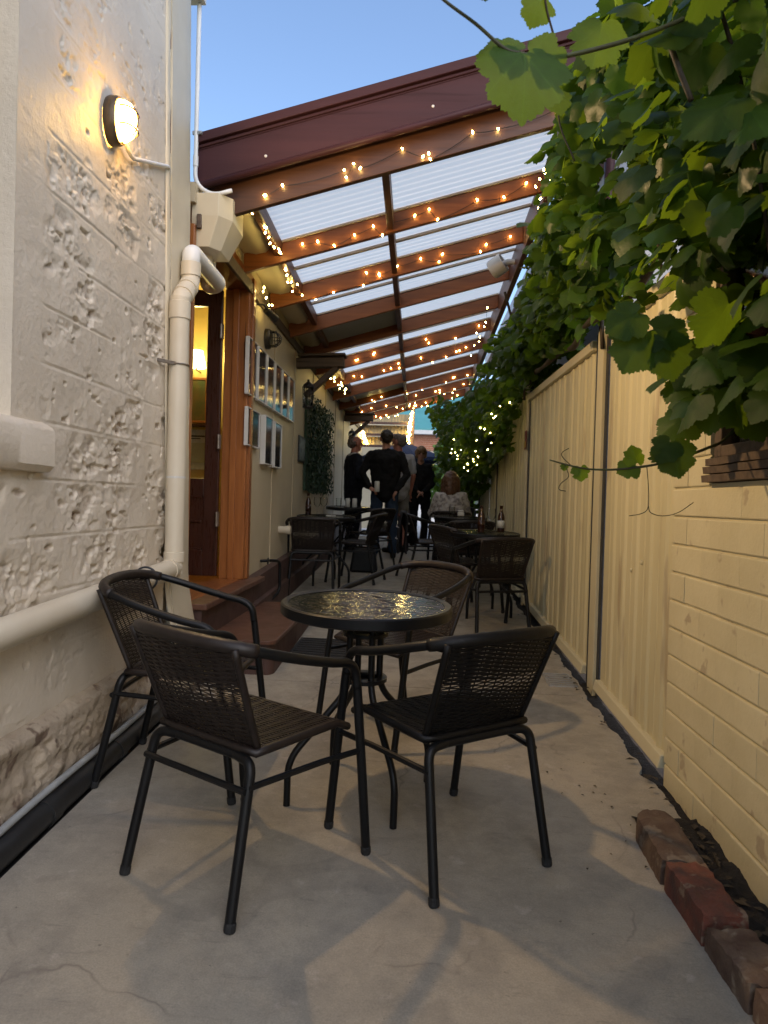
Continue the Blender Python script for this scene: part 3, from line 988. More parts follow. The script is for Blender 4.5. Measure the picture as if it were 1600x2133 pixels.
for i in range(len(rr_) - 1):
    for k in range(nn):
        Fc.append((i * nn + k, i * nn + (k + 1) % nn, (i + 1) * nn + (k + 1) % nn, (i + 1) * nn + k))
gl_ = MB().add(V, Fc)
o = obj('diffuser', gl_, emis('lamp_glass', (1.0, 0.54, 0.10), 40.0), lamp, smooth=True)
o.visible_shadow = True
gd = MB()
gd.tube([(LP.x + 0.113 * math.sin(t) ** 0.7 + 0.004 if 0 < t < PI else LP.x + 0.06, LP.y, LP.z + 0.088 * math.cos(t)) for t in np.linspace(0.0, PI, 15)], 0.0034, 6)
for s_ in (-0.035, 0.035):
    gd.tube([(LP.x + 0.062 + 0.047 * max(0, math.sin(t)) ** 0.7 + 0.004, LP.y + 0.060 * math.cos(t), LP.z + s_) for t in np.linspace(0, PI, 13)], 0.0034, 6)
obj('wire_guard', gd, m_bronze, lamp, smooth=True)
ld = bpy.data.lights.new('lamp_light', 'AREA')
ld.shape = 'DISK'
ld.size = 0.11
ld.energy = 28.0
ld.color = (1.0, 0.66, 0.33)
lo_ = bpy.data.objects.new('lamp_light', ld)
COL.objects.link(lo_)
lo_.parent = lamp
lo_.location = (0.125, 0, -0.005)
lo_.rotation_euler = (0, -PI / 2, 0)
lc_ = thing('lamp_cable', 'short white conduit bending from the bulkhead lamp to the corner groove', 'conduit', (XW, 3.3, 2.8))
obj('pipe', MB().tube(fillet([(XW + 0.03, 2.965, 2.68), (XW + 0.02, 3.08, 2.65), (XW + 0.014, 3.27, 2.725), (XW + 0.014, 3.56, 2.835), (XW - 0.005, 3.60, 2.80)], 0.05, 6), 0.009, 10),
    m_white_pvc, lc_, smooth=True)

# ================================================================== DOOR SIDE BUILDING (left, under the pergola)
hall = thing('cream_building', 'cream boarded building with open timber doorway along the left of the alley', 'building', (-1.3, 8, 0))
WB = MB()
WB.box(-1.42, -1.3, 5.385, 16.2, 0.1, 2.97)
WB.box(-1.42, -1.305, 4.03, 5.385, 2.86, 2.97)
obj('wall', WB, m_wall_cream, hall)
for y in (6.32, 7.38, 8.62, 9.8, 11.0, 12.2):
    obj('batten', MB().box(-1.3, -1.291, y - 0.016, y + 0.016, 0.5, 2.93), m_wall_cream, hall, bevel=0.003)
mb = MB()
for y0, y1 in ((5.39, 16),):
    mb.hexa([(-1.3, y0, 0.1), (-1.235, y0, 0.1), (-1.235, y1, 0.3), (-1.3, y1, 0.3),
             (-1.3, y0, 0.585), (-1.235, y0, 0.575), (-1.235, y1, 1.0), (-1.3, y1, 1.01)])
obj('skirting_board', mb, m_maroon_dull, hall, bevel=0.006)
mb = MB().hexa([(-1.235, 5.39, 0.15), (-1.2, 5.39, 0.15), (-1.2, 14, 0.45), (-1.235, 14, 0.45), (-1.235, 5.39, 0.40), (-1.2, 5.39, 0.39), (-1.2, 14, 0.68), (-1.235, 14, 0.69)])
obj('skirting_board', mb, m_maroon_dull, hall, bevel=0.004)
# barge/eaves trim above the wall
obj('eaves_trim', MB().box(-1.3, -1.275, 4.05, 16, 2.72, 2.80), m_rustic, hall, bevel=0.004)
# door frame: far jamb with stepped stop, near jamb, head
dj = obj('door_frame', MB().box(-1.47, -1.288, 5.305, 5.375, 0.585, 2.74), m_jamb, hall, bevel=0.005)
obj('stop', MB().box(-1.405, -1.36, 5.285, 5.304, 0.585, 2.74), m_jamb, dj, bevel=0.004)
obj('architrave', MB().box(-1.299, -1.268, 5.36, 5.43, 0.585, 2.84), m_jamb, dj, bevel=0.006)
dj2 = obj('door_frame', MB().box(-1.47, -1.305, 4.035, 4.075, 0.585, 2.74), m_jamb, hall, bevel=0.004)
obj('door_head', MB().box(-1.47, -1.285, 4.10, 5.43, 2.742, 2.86), m_jamb_h, hall, bevel=0.005)
obj('threshold', MB().box(-1.50, -1.31, 4.08, 5.30, 0.55, 0.588), m_jamb_h, hall, bevel=0.004)
# half-glazed door swung inward
door = obj('door', MB().box(-1.585, -1.478, 5.26, 5.30, 0.61, 2.72).box(-2.29, -2.18, 5.26, 5.30, 0.61, 2.72)
           .box(-2.18, -1.585, 5.26, 5.30, 0.61, 0.80).box(-2.18, -1.585, 5.26, 5.30, 1.20, 1.33).box(-2.18, -1.585, 5.26, 5.30, 2.60, 2.72)
           .box(-2.18, -1.585, 5.275, 5.295, 0.80, 1.20), m_door, hall, bevel=0.004)
obj('moulding', MB().box(-2.18, -1.60, 5.262, 5.276, 1.005, 1.02).box(-2.18, -1.60, 5.262, 5.276, 0.80, 0.812).box(-2.18, -1.60, 5.262, 5.276, 1.188, 1.2), m_door, door, bevel=0.002)
obj('pane', MB().box(-2.18, -1.585, 5.278, 5.284, 1.33, 2.60), m_clearglass, door)
for z in (2.36, 1.55, 0.98):
    hg = obj('hinge', MB().box(-1.486, -1.462, 5.235, 5.26, z, z + 0.105).tube([(-1.476, 5.232, z), (-1.476, 5.232, z + 0.105)], 0.009, 8), m_steel_hinge, door)
# lit room behind
m_room = pm('yellow_room_wall', (0.56, 0.43, 0.16), (0.52, 0.40, 0.145), 2, 0.6, 0.02, 20)
room = MB()
room.box(-4.2, -1.43, 6.45, 6.5, 0.55, 3.0)
room.box(-4.25, -4.2, 3.7, 6.5, 0.55, 3.0)
room.box(-4.2, -1.6, 3.65, 3.7, 0.55, 3.0)
room.box(-4.25, -1.43, 3.65, 6.5, 3.0, 3.05)
obj('room_wall', room, m_room, hall)
obj('room_floor', MB().box(-4.2, -1.43, 3.7, 6.45, 0.5, 0.56), m_jamb_h, hall)
sc = thing('indoor_lamp', 'glowing pale lamp shade on the yellow wall inside the doorway', 'lamp', (-2.02, 6.40, 2.35))
obj('shade', MB().lathe([(0.055, 0), (0.085, 0.0), (0.055, 0.15), (0.03, 0.15)], 20, (-2.0, 6.33, 2.34)), emis('room_lamp_shade', (1.0, 0.80, 0.30), 8), sc, smooth='auto')
obj('arm', MB().tube([(-2.0, 6.45, 2.32), (-2.0, 6.33, 2.32), (-2.0, 6.33, 2.35)], 0.008, 8), m_brass, sc)
pl = bpy.data.lights.new('room_light', 'POINT')
pl.energy = 10; pl.color = (1.0, 0.72, 0.24); pl.shadow_soft_size = 0.06
po = bpy.data.objects.new('room_light', pl); COL.objects.link(po)
po.parent = sc; po.location = (0.02, -0.16, 0.08)


def wall_picture(name, label, x0, x1, z0, z1, y, mat_f, mat_in, group=None):
    t = thing(name, label, 'picture', ((x0 + x1) / 2, y, z0), group)
    b = 0.022
    obj('frame', MB().box(x0, x1, y - 0.02, y, z0, z0 + b).box(x0, x1, y - 0.02, y, z1 - b, z1).box(x0, x0 + b, y - 0.02, y, z0 + b, z1 - b).box(x1 - b, x1, y - 0.02, y, z0 + b, z1 - b), mat_f, t, bevel=0.002)
    obj('print', MB().box(x0 + b, x1 - b, y - 0.012, y - 0.004, z0 + b, z1 - b), mat_in, t)
    return t


m_print1 = pm('brown_print', (0.16, 0.09, 0.03), (0.05, 0.07, 0.02), 7, 0.5, 0.0)
m_print2 = pm('dark_print', (0.035, 0.03, 0.028), (0.10, 0.08, 0.06), 9, 0.5, 0.0, lo=0.4, hi=0.7)
m_notice = pm('pale_notice', (0.42, 0.44, 0.33), (0.36, 0.38, 0.28), 9, 0.6, 0.0)
wall_picture('framed_print', 'brown framed landscape print on the lit wall seen through the doorway', -2.22, -1.92, 1.86, 2.27, 6.448, m_jamb, m_print1)
no = thing('wall_notice', 'pale paper notice with a grey-green panel pinned inside the doorway', 'notice', (-2.0, 6.44, 1.4))
obj('sheet', MB().box(-2.20, -1.90, 6.440, 6.446, 1.44, 1.80), m_label, no)
obj('panel', MB().box(-2.19, -1.91, 6.436, 6.4395, 1.50, 1.68), m_notice, no)
obj('text_line', MB().box(-2.17, -1.94, 6.436, 6.4395, 1.735, 1.747).box(-2.17, -1.98, 6.436, 6.4395, 1.715, 1.723), m_black, no)
tb = obj('indoor_shelf', MB().box(-2.4, -1.8, 6.36, 6.45, 1.825, 1.845), m_door, cat='shelf', label='narrow dark shelf on the yellow wall inside the doorway', loc=(-2.1, 6.4, 1.8), bevel=0.003)

# steps
st = thing('door_step', 'upper red-brown timber door step under the open doorway', 'step', (-1.25, 4.7, 0.4))
obj('tread', MB().prism([(-1.32, 4.05), (-1.185, 4.05), (-1.185, 5.62), (-1.235, 5.66), (-1.32, 5.66)], 0.545, 0.583, 'Z'), m_red_step, st, bevel=0.008)
obj('riser', MB().box(-1.31, -1.22, 4.07, 5.40, 0.15, 0.545), m_maroon_dull, st)
st2 = thing('low_step', 'lower dark red painted step with rounded corners below the doorway', 'step', (-1.0, 4.9, 0.2))
pl_ = fillet([(-1.235, 4.12, 0), (-0.83, 4.12, 0), (-0.80, 4.16, 0), (-0.80, 5.60, 0), (-0.86, 5.70, 0), (-1.235, 5.70, 0)], 0.07, 5)
ptop = [(p.x, p.y) for p in pl_]
obj('tread', MB().prism(ptop, 0.345, 0.372, 'Z'), m_red_step, st2, bevel=0.006)
pbot = [(max(-1.235, -1.0 + (p[0] + 1.0) * 0.93), 4.9 + (p[1] - 4.9) * 0.975) for p in ptop]
obj('base', MB().prism(pbot, 0.08, 0.345, 'Z'), m_maroon_dull, st2)
mt = MB()
c4 = [(-0.815, 4.44), (-0.40, 4.40), (-0.455, 5.09), (-0.80, 5.09)]
mt.hexa([(x, y, g(x, y) + 0.001) for x, y in c4] + [(x, y, g(x, y) + 0.011) for x, y in c4])
for k in range(11):
    t = (k + 0.5) / 11
    a = (c4[0][0] * (1 - t) + c4[3][0] * t + 0.02, c4[0][1] * (1 - t) + c4[3][1] * t)
    b = (c4[1][0] * (1 - t) + c4[2][0] * t - 0.02, c4[1][1] * (1 - t) + c4[2][1] * t)
    mt.beam((a[0], a[1], g(*a) + 0.012), (b[0], b[1], g(*b) + 0.012), 0.022, 0.006)
obj('doormat', mt, m_rubber, loc=(-0.6, 4.75, g(-0.6, 4.75)), label='black ribbed rubber mat lying beside the low red step', cat='doormat')
hr = thing('boot_rail', 'small bent dark metal rail fixed at the far end of the steps', 'handrail', (-1.25, 6.1, 0.3))
obj('rail', MB().tube(fillet([(-1.29, 5.93, 0.675), (-1.20, 6.02, 0.675), (-1.165, 6.12, 0.66), (-1.165, 6.14, 0.40), (-1.22, 5.98, 0.33), (-1.29, 5.86, 0.32)], 0.06, 6), 0.013, 10), m_black_metal, hr, smooth=True)
for p in ((-1.232, 5.93, 0.675), (-1.232, 5.86, 0.32)):
    obj('flange', MB().lathe([(0.03, 0), (0.03, 0.006), (0.012, 0.01)], 14, p, 'X'), m_black_metal, hr)

# framed mirrors/pictures
m_mirror = NT('reflective_print')
b_ = m_mirror.n('ShaderNodeBsdfPrincipled', i_Roughness=0.09)
b_.inputs['Specular IOR Level'].default_value = 0.3
tc_ = m_mirror.n('ShaderNodeTexCoord')
c_ = m_mirror.mixc(m_mirror.ramp(m_mirror.noise(tc_.outputs['Object'], 7, 4), [(0.4, 0.0), (0.6, 1.0)]), (0.018, 0.017, 0.018), (0.05, 0.045, 0.045))
m_mirror.l(c_, b_.inputs['Base Color'])
b_.inputs['Coat Weight'].default_value = 0.0
b_.inputs['Coat Roughness'].default_value = 0.02
m_mirror.l(b_.outputs[0], m_mirror.out.inputs[0])
m_mirror = m_mirror.m


def frame_on_wall(y0, y1, z0, z1, label, group, out=0.03):
    t = thing('picture_frame', label, 'picture frame', (-1.3, (y0 + y1) / 2, z0), group)
    x0, x1 = -1.298, -1.298 + out
    b = 0.010
    obj('frame', MB().box(x0, x1, y0, y0 + b, z0, z1).box(x0, x1, y1 - b, y1, z0, z1).box(x0, x1, y0 + b, y1 - b, z0, z0 + b).box(x0, x1, y0 + b, y1 - b, z1 - b, z1), m_frame_white, t, bevel=0.002)
    obj('print', MB().box(x0, x1 - 0.012, y0 + b, y1 - b, z0 + b, z1 - b), m_print2, t)
    obj('glass', MB().box(x1 - 0.0105, x1 - 0.0085, y0 + b, y1 - b, z0 + b, z1 - b), m_mirror, t)


ordn = ['first from the door', 'second from the door', 'third from the door', 'fourth from the door', 'fifth from the door', 'farthest from the door']
for k in range(6):
    y0 = 5.25 + 0.335 * k
    frame_on_wall(y0, y0 + 0.295, 1.962, 2.385, 'tall white-edged picture frame in the upper row, ' + ordn[k], 'framed pictures on the cream wall')
frame_on_wall(5.27, 5.68, 1.585, 1.872, 'low wide picture frame in the lower row, next to the door jamb', 'framed pictures on the cream wall')
frame_on_wall(5.82, 6.13, 1.475, 1.878, 'tall white-edged frame in the lower row, middle of its three', 'framed pictures on the cream wall', 0.045)
frame_on_wall(6.22, 6.53, 1.468, 1.868, 'tall white-edged frame in the lower row, farthest of its three', 'framed pictures on the cream wall', 0.045)

# unlit cage lamp, black spotlight
cl = thing('cage_lamp', 'unlit round black cage lamp above the picture frames', 'lamp', (-1.3, 5.95, 2.52))
c0 = (-1.3, 5.95, 2.52)
obj('base', MB().lathe([(0.085, 0), (0.085, 0.03), (0.07, 0.045)], 20, c0, 'X'), m_fixture, cl, smooth='auto')
obj('globe', MB().lathe([(0.062, 0.04), (0.06, 0.07), (0.045, 0.10), (0.02, 0.115), (0.001, 0.118)], 18, c0, 'X'), m_clearglass, cl, smooth=True)
gd = MB()
for a in (0, PI / 3, 2 * PI / 3):
    gd.tube([(c0[0] + 0.04 + 0.09 * math.sin(t), c0[1] + 0.07 * math.cos(t) * math.cos(a), c0[2] + 0.07 * math.cos(t) * math.sin(a)) for t in np.linspace(0, PI, 13)], 0.004, 6)
gd.tube([(c0[0] + 0.085, c0[1] + 0.066 * math.cos(t), c0[2] + 0.066 * math.sin(t)) for t in np.linspace(0, 2 * PI, 20, endpoint=False)], 0.004, 6, closed=True)
obj('wire_guard', gd, m_fixture, cl, smooth=True)
spt = thing('spotlight', 'small black spotlight on a bracket beside the door head', 'spotlight', (-1.29, 5.6, 2.68))
obj('arm', MB().tube([(-1.295, 5.55, 2.70), (-1.24, 5.56, 2.70), (-1.21, 5.60, 2.66)], 0.010, 8), m_fixture, spt)
obj('head', MB().tube([(-1.225, 5.585, 2.665), (-1.175, 5.70, 2.625)], [0.026, 0.034], 12), m_fixture, spt, smooth='auto')
# small sign on the wall, pipe stub
sg = thing('wall_sign', 'small pale blue-grey framed sign on the cream wall before the green hedge panel', 'sign', (-1.3, 7.92, 1.62))
obj('board', MB().box(-1.298, -1.285, 7.66, 8.16, 1.60, 1.885), m_frame_black, sg, bevel=0.002)
obj('print', MB().box(-1.285, -1.282, 7.70, 8.12, 1.625, 1.86), pm('pale_blue_print', (0.25, 0.30, 0.31), (0.09, 0.11, 0.12), 14, 0.4, 0.0, lo=0.45, hi=0.6), sg)
ob = thing('pipe_stub', 'short capped cream pipe sticking out of the wall near the skirting', 'pipe', (-1.3, 6.75, 0.9))
obj('pipe', MB().tube([(-1.3, 6.72, 0.905), (-1.20, 6.72, 0.905)], 0.036, 16), m_pipe, ob, smooth='auto')
obj('end_cap', MB().tube([(-1.225, 6.72, 0.905), (-1.185, 6.72, 0.905)], 0.041, 16), m_pipe, ob, smooth='auto')

# rustic knee brackets with lantern
def knee(y, label):
    t = thing('timber_bracket', label, 'bracket', (-1.3, y, 2.3), 'rustic brackets on the cream wall')
    obj('arm', MB().beam((-1.3, y, 2.60), (-0.80, y - 0.01, 2.615), 0.11, 0.10), m_rustic, t, bevel=0.01)
    obj('brace', MB().beam((-1.20, y, 2.26), (-0.87, y, 2.57), 0.09, 0.055), m_rustic, t, bevel=0.008)
    obj('wall_post', MB().beam((-1.245, y, 2.14), (-1.245, y, 2.55), 0.10, 0.10), m_rustic, t, bevel=0.01)
    obj('cap_board', MB().beam((-1.27, y, 2.672), (-0.78, y - 0.01, 2.687), 0.20, 0.024), m_rustic, t, bevel=0.006)
    ln = thing('lantern', 'dark hanging lantern on the wall post of the ' + ('nearer' if y < 9 else 'farther') + ' rustic bracket', 'lantern', (-1.14, y - 0.08, 2.1))
    lx, ly = -1.15, y - 0.10
    obj('roof', MB().lathe([(0.065, 0), (0.05, 0.03), (0.012, 0.06), (0.012, 0.08)], 8, (lx, ly, 2.34)), m_fixture, ln)
    obj('base', MB().lathe([(0.03, 0), (0.055, 0.015), (0.055, 0.03)], 8, (lx, ly, 2.12)), m_fixture, ln)
    cg = MB()
    for a in range(6):
        q = a * PI / 3
        cg.tube([(lx + 0.048 * math.cos(q), ly + 0.048 * math.sin(q), 2.15), (lx + 0.058 * math.cos(q), ly + 0.058 * math.sin(q), 2.345)], 0.004, 5)
    obj('cage', cg, m_fixture, ln)
    obj('glass', MB().lathe([(0.044, 2.15), (0.052, 2.34)], 12, (lx, ly, 0)), m_clearglass, ln, smooth=True)


knee(7.42, 'rustic dark timber knee bracket on the wall after the picture frames')
knee(12.3, 'rustic dark timber knee bracket above the men at the far end')
# artificial hedge panel
hp = thing('hedge_panel', 'tall dark green artificial hedge panel hanging on the cream wall', 'hedge panel', (-1.27, 8.8, 1.3))
obj('backing', MB().box(-1.298, -1.27, 8.05, 9.95, 1.30, 2.34), m_hedge, hp)
r_ = random.Random(11)
fm = MB()
for i in range(2600):
    y = r_.uniform(8.0, 10.0); z = r_.uniform(1.27, 2.37) + 0.01 * math.sin(y * 40)
    x = -1.27 + r_.uniform(0.0, 0.09)
    s_ = r_.uniform(0.018, 0.035)
    a, b = r_.uniform(0, 2 * PI), r_.uniform(-0.6, 0.6)
    d = Vector((b, math.cos(a), math.sin(a))).normalized() * s_
    n_ = Vector((1, r_.uniform(-1, 1), r_.uniform(-1, 1))).normalized()
    w = d.cross(n_).normalized() * s_ * 0.45
    c = Vector((x, y, z))
    fm.add([c - d, c + w + n_ * 0.004, c + d, c - w + n_ * 0.004], [(0, 1, 2, 3)])
obj('hedge_leaves', fm, m_hedge, hp, kind='stuff')

# ================================================================== PERGOLA
RS = 0.283


def zr(x, y):           # underside of the rafters
    return 3.095 + RS * (x + 0.25) - 0.028 * (y - 5.1)


perg = thing('pergola', 'timber lean-to pergola with stained rafters and milky corrugated roof sheets', 'pergola', (0, 8, 0))
# maroon fascia with cap, grooves and bead
XL, XR = -1.335, 1.25
fz = lambda x: 2.95 + 0.281 * (x + 1.335)


def sloped(name, prof, mat, parent, **kw):
    """profile in (y, dz) pushed along the roof slope in x"""
    mb = MB()
    n = len(prof)
    V = [(x, p[0], fz(x) + p[1]) for x in (XL, XR) for p in prof]
    Fc = [tuple(range(n)), tuple(range(2 * n - 1, n - 1, -1))] + [(i, i + n, (i + 1) % n + n, (i + 1) % n) for i in range(n)]
    mb.add(V, Fc)
    return obj(name, mb, mat, parent, **kw)


fa = sloped('fascia_board', [(4.12, 0.015), (4.12, 0.235), (4.150, 0.235), (4.150, 0.015)], m_maroon, perg, bevel=0.003)
sloped('bead', [(4.104 + 0.019 * math.cos(t), 0.019 + 0.021 * math.sin(t)) for t in np.linspace(0, 2 * PI, 12, endpoint=False)], m_maroon, fa, smooth=True)
sloped('cap_board', [(4.085, 0.262), (4.085, 0.318), (4.16, 0.328), (4.16, 0.262)], m_maroon, fa, bevel=0.004)
sloped('cap_fillet', [(4.105, 0.240), (4.105, 0.258), (4.15, 0.258), (4.15, 0.240)], m_maroon, fa, bevel=0.004)
sloped('cap_shadow_board', [(4.116, 0.232), (4.116, 0.265), (4.15, 0.265), (4.15, 0.232)], m_maroon, fa)
for x in (-0.93, 0.02):
    obj('nail_plug', MB().lathe([(0.009, 0), (0.007, -0.003), (0.001, -0.004)], 10, (x, 4.12, fz(x) + 0.095 + (0.02 if x > 0 else 0)), 'Y'), m_frame_white, fa)

NR = 11
RY = [4.19] + [5.1 + 0.9 * k for k in range(NR - 1)]
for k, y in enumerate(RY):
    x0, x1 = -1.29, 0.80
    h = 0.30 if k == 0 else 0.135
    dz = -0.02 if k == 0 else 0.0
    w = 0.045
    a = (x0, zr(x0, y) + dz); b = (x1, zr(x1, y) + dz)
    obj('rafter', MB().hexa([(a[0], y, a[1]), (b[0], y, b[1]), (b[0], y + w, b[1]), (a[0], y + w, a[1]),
                             (a[0], y, a[1] + h), (b[0], y, b[1] + h), (b[0], y + w, b[1] + h), (a[0], y + w, a[1] + h)]), m_rafter_shade if k == 0 else m_rafter, perg, bevel=0.004)
    # pale lath on top of each rafter
    q = 0.012
    obj('lath', MB().hexa([(-1.03, y - q, zr(-1.03, y) + 0.137), (0.80, y - q, zr(0.80, y) + 0.137), (0.80, y + w + q, zr(0.80, y) + 0.137), (-1.03, y + w + q, zr(-1.03, y) + 0.137),
                           (-1.03, y - q, zr(-1.03, y) + 0.152), (0.80, y - q, zr(0.80, y) + 0.152), (0.80, y + w + q, zr(0.80, y) + 0.152), (-1.03, y + w + q, zr(-1.03, y) + 0.152)]) if k else
        MB().beam((-1.03, y + 0.052, zr(-1.03, y) + 0.16), (0.80, y + 0.052, zr(0.80, y) + 0.16), 0.03, 0.02), m_lath, perg)
yE = RY[-1] + 0.05
for y in (5.62, 6.52, 8.35, 10.15):
    obj('lath', MB().beam((-1.03, y, zr(-1.03, y) + 0.135), (0.80, y, zr(0.80, y) + 0.135), 0.035, 0.018), m_lath, perg)
# centre purlin, one length per bay, and edge boards
for k in range(NR - 1):
    y0, y1 = RY[k] + 0.045, RY[k + 1]
    for (x, w, d0, d1, m) in ((-0.25, 0.045, 0.02, 0.13, m_rafter_y),):
        obj('purlin', MB().hexa([(x - w / 2, y0, zr(x, y0) + d0), (x + w / 2, y0, zr(x, y0) + d0), (x + w / 2, y1, zr(x, y1) + d0), (x - w / 2, y1, zr(x, y1) + d0),
                                 (x - w / 2, y0, zr(x, y0) + d1), (x + w / 2, y0, zr(x, y0) + d1), (x + w / 2, y1, zr(x, y1) + d1), (x - w / 2, y1, zr(x, y1) + d1)]), m, perg, bevel=0.003)
    x = -1.045
    obj('edge_board', MB().hexa([(x - 0.02, y0, zr(x, y0) + 0.05), (x + 0.03, y0, zr(x, y0) + 0.05), (x + 0.03, y1, zr(x, y1) + 0.05), (x - 0.02, y1, zr(x, y1) + 0.05),
                                 (x - 0.02, y0, zr(x, y0) + 0.15), (x + 0.03, y0, zr(x, y0) + 0.15), (x + 0.03, y1, zr(x, y1) + 0.15), (x - 0.02, y1, zr(x, y1) + 0.15)]), m_rafter_y, perg, bevel=0.003)
for (x, w, d0, d1) in ((0.825, 0.05, -0.10, 0.13),):
    y0, y1 = 4.16, yE
    obj('side_beam', MB().hexa([(x - w / 2, y0, zr(x, y0) + d0), (x + w / 2, y0, zr(x, y0) + d0), (x + w / 2, y1, zr(x, y1) + d0), (x - w / 2, y1, zr(x, y1) + d0),
                                (x - w / 2, y0, zr(x, y0) + d1), (x + w / 2, y0, zr(x, y0) + d1), (x + w / 2, y1, zr(x, y1) + d1), (x - w / 2, y1, zr(x, y1) + d1)]), m_rafter_y, perg, bevel=0.004)
obj('post', MB().box(0.90, 0.98, 13.05, 13.13, g(0.9, 13.1), zr(0.85, 13.1)), m_rafter_y, perg, bevel=0.005)


# corrugated sheets, ridges running down the slope
def sheet(x0, x1, y0, y1, mat, lift=0.156):
    n = max(8, int((y1 - y0) / 0.076 * 8))
    ys = np.linspace(y0, y1, n)
    P = np.zeros((3, n, 3))
    for i, x in enumerate((x0, (x0 + x1) / 2, x1)):
        P[i, :, 0] = x
        P[i, :, 1] = ys
        P[i, :, 2] = np.array([zr(x, y) for y in ys]) + lift + 0.0065 * np.sin(ys * 2 * PI / 0.076)
    return MB().grid(P)


for k in range(NR - 1):
    y0, y1 = RY[k], RY[k + 1]
    gl_left = k in (3, 7)
    obj('roof_sheet', sheet(-1.08, -0.25, y0 + 0.002, y1, m_grey_sheet if gl_left else m_poly), m_grey_sheet if gl_left else m_poly, perg, smooth=True,
        label='opaque grey roof sheet' if gl_left else None)
    obj('roof_sheet', sheet(-0.25, 0.90, y0 + 0.002, y1, m_poly), m_poly, perg, smooth=True)
for k in (3, 7):       # grey lining board under the opaque sheets
    y0, y1 = RY[k] + 0.05, RY[k + 1] - 0.01
    mb = MB().hexa([(-1.02, y0, zr(-1.02, y0) + 0.10), (-0.275, y0, zr(-0.275, y0) + 0.10), (-0.275, y1, zr(-0.275, y1) + 0.10), (-1.02, y1, zr(-1.02, y1) + 0.10),
                    (-1.02, y0, zr(-1.02, y0) + 0.12), (-0.275, y0, zr(-0.275, y0) + 0.12), (-0.275, y1, zr(-0.275, y1) + 0.12), (-1.02, y1, zr(-1.02, y1) + 0.12)])
    obj('lining_board', mb, m_grey_sheet, perg)

# eaves gutter on the wall side, rainhead at its near end
gt = thing('eaves_gutter', 'cream metal gutter running above the rafters along the left wall', 'gutter', (-1.17, 8, 2.95))
y0, y1 = 4.30, yE
base = lambda y: 2.985 - 0.028 * (y - 4.2)
pf = [(-1.30, 0.10), (-1.30, -0.015), (-1.20, -0.03), (-1.13, -0.015), (-1.09, 0.035), (-1.075, 0.10), (-1.085, 0.10), (-1.10, 0.04), (-1.135, 0.0), (-1.20, -0.015), (-1.285, 0.0), (-1.285, 0.10)]
obj('trough', MB().prism([(a, b + base(y0)) for a, b in pf], y0, y1, 'Y', dz=base(y1) - base(y0)), m_cream, gt, smooth='auto')
rh = thing('rainhead', 'cream tapered rainwater head under the left end of the maroon fascia', 'rainwater head', (-1.24, 4.1, 2.6))
A = [(-1.335, 4.065), (-1.18, 4.065), (-1.12, 4.15), (-1.12, 4.40), (-1.335, 4.40)]
B = [(-1.335, 4.085), (-1.235, 4.085), (-1.19, 4.165), (-1.19, 4.35), (-1.335, 4.35)]
V = [(x, y, 2.925) for x, y in A] + [(x, y, 2.795) for x, y in A] + [(x, y, 2.625) for x, y in B]
Fc = [(0, 1, 2, 3, 4)] + [(i, i + 5, (i + 1) % 5 + 5, (i + 1) % 5) for i in range(5)] + [(i + 5, i + 10, (i + 1) % 5 + 10, (i + 1) % 5 + 5) for i in range(5)] + [(14, 13, 12, 11, 10)]
obj('hopper', MB().add(V, Fc), m_cream, rh, bevel=0.004)
obj('outlet', MB().tube([(-1.30, 4.25, 2.63), (-1.30, 4.25, 2.50)], 0.04, 14), m_pipe, rh, smooth='auto')

# white downlight on the side beam
dl = thing('downlight', 'round off-white floodlight fixed to the side beam of the pergola', 'light fitting', (0.70, 6.5, 3.35))
M_ = Matrix.Translation((0.66, 6.5, 3.335)) @ Matrix.Rotation(math.radians(58), 4, 'Y') @ Matrix.Rotation(math.radians(25), 4, 'X')
obj('housing', MB().lathe([(0.02, -0.085), (0.078, -0.08), (0.086, -0.06), (0.086, 0.05), (0.076, 0.055), (0.07, 0.035), (0.0, 0.03)], 24).rot(M_), m_frame_white, dl, smooth='auto')
obj('bracket', MB().tube([(0.66, 6.5, 3.335), (0.74, 6.52, 3.375), (0.81, 6.52, 3.375)], 0.024, 12), m_frame_white, dl, smooth='auto')

# ================================================================== RIGHT SIDE: FENCE, BRICK WALL, NEIGHBOUR
XF = 1.03
FENCE_P = [(2.985, 4.085, 2.19), (4.39, 6.93, 2.20), (7.12, 9.65, 2.36), (9.80, 12.3, 2.46)]


def rib_profile(y0, y1, pitch):
    """sheet profile along y: (y, depth) with shallow trapezoid ribs"""
    out = [(y0, 0.0)]
    y = y0 + pitch * 0.35
    while y + pitch * 0.5 < y1:
        for dy, d in ((0, 0), (0.016, 0.011), (0.046, 0.011), (0.062, 0)):
            out.append((y + dy, d))
        # small swage between ribs
        ym = y + pitch * 0.55
        if ym + 0.02 < y1:
            for dy, d in ((0, 0), (0.008, 0.003), (0.016, 0.003), (0.024, 0)):
                out.append((ym + dy, d))
        y += pitch
    out.append((y1, 0.0))
    return out


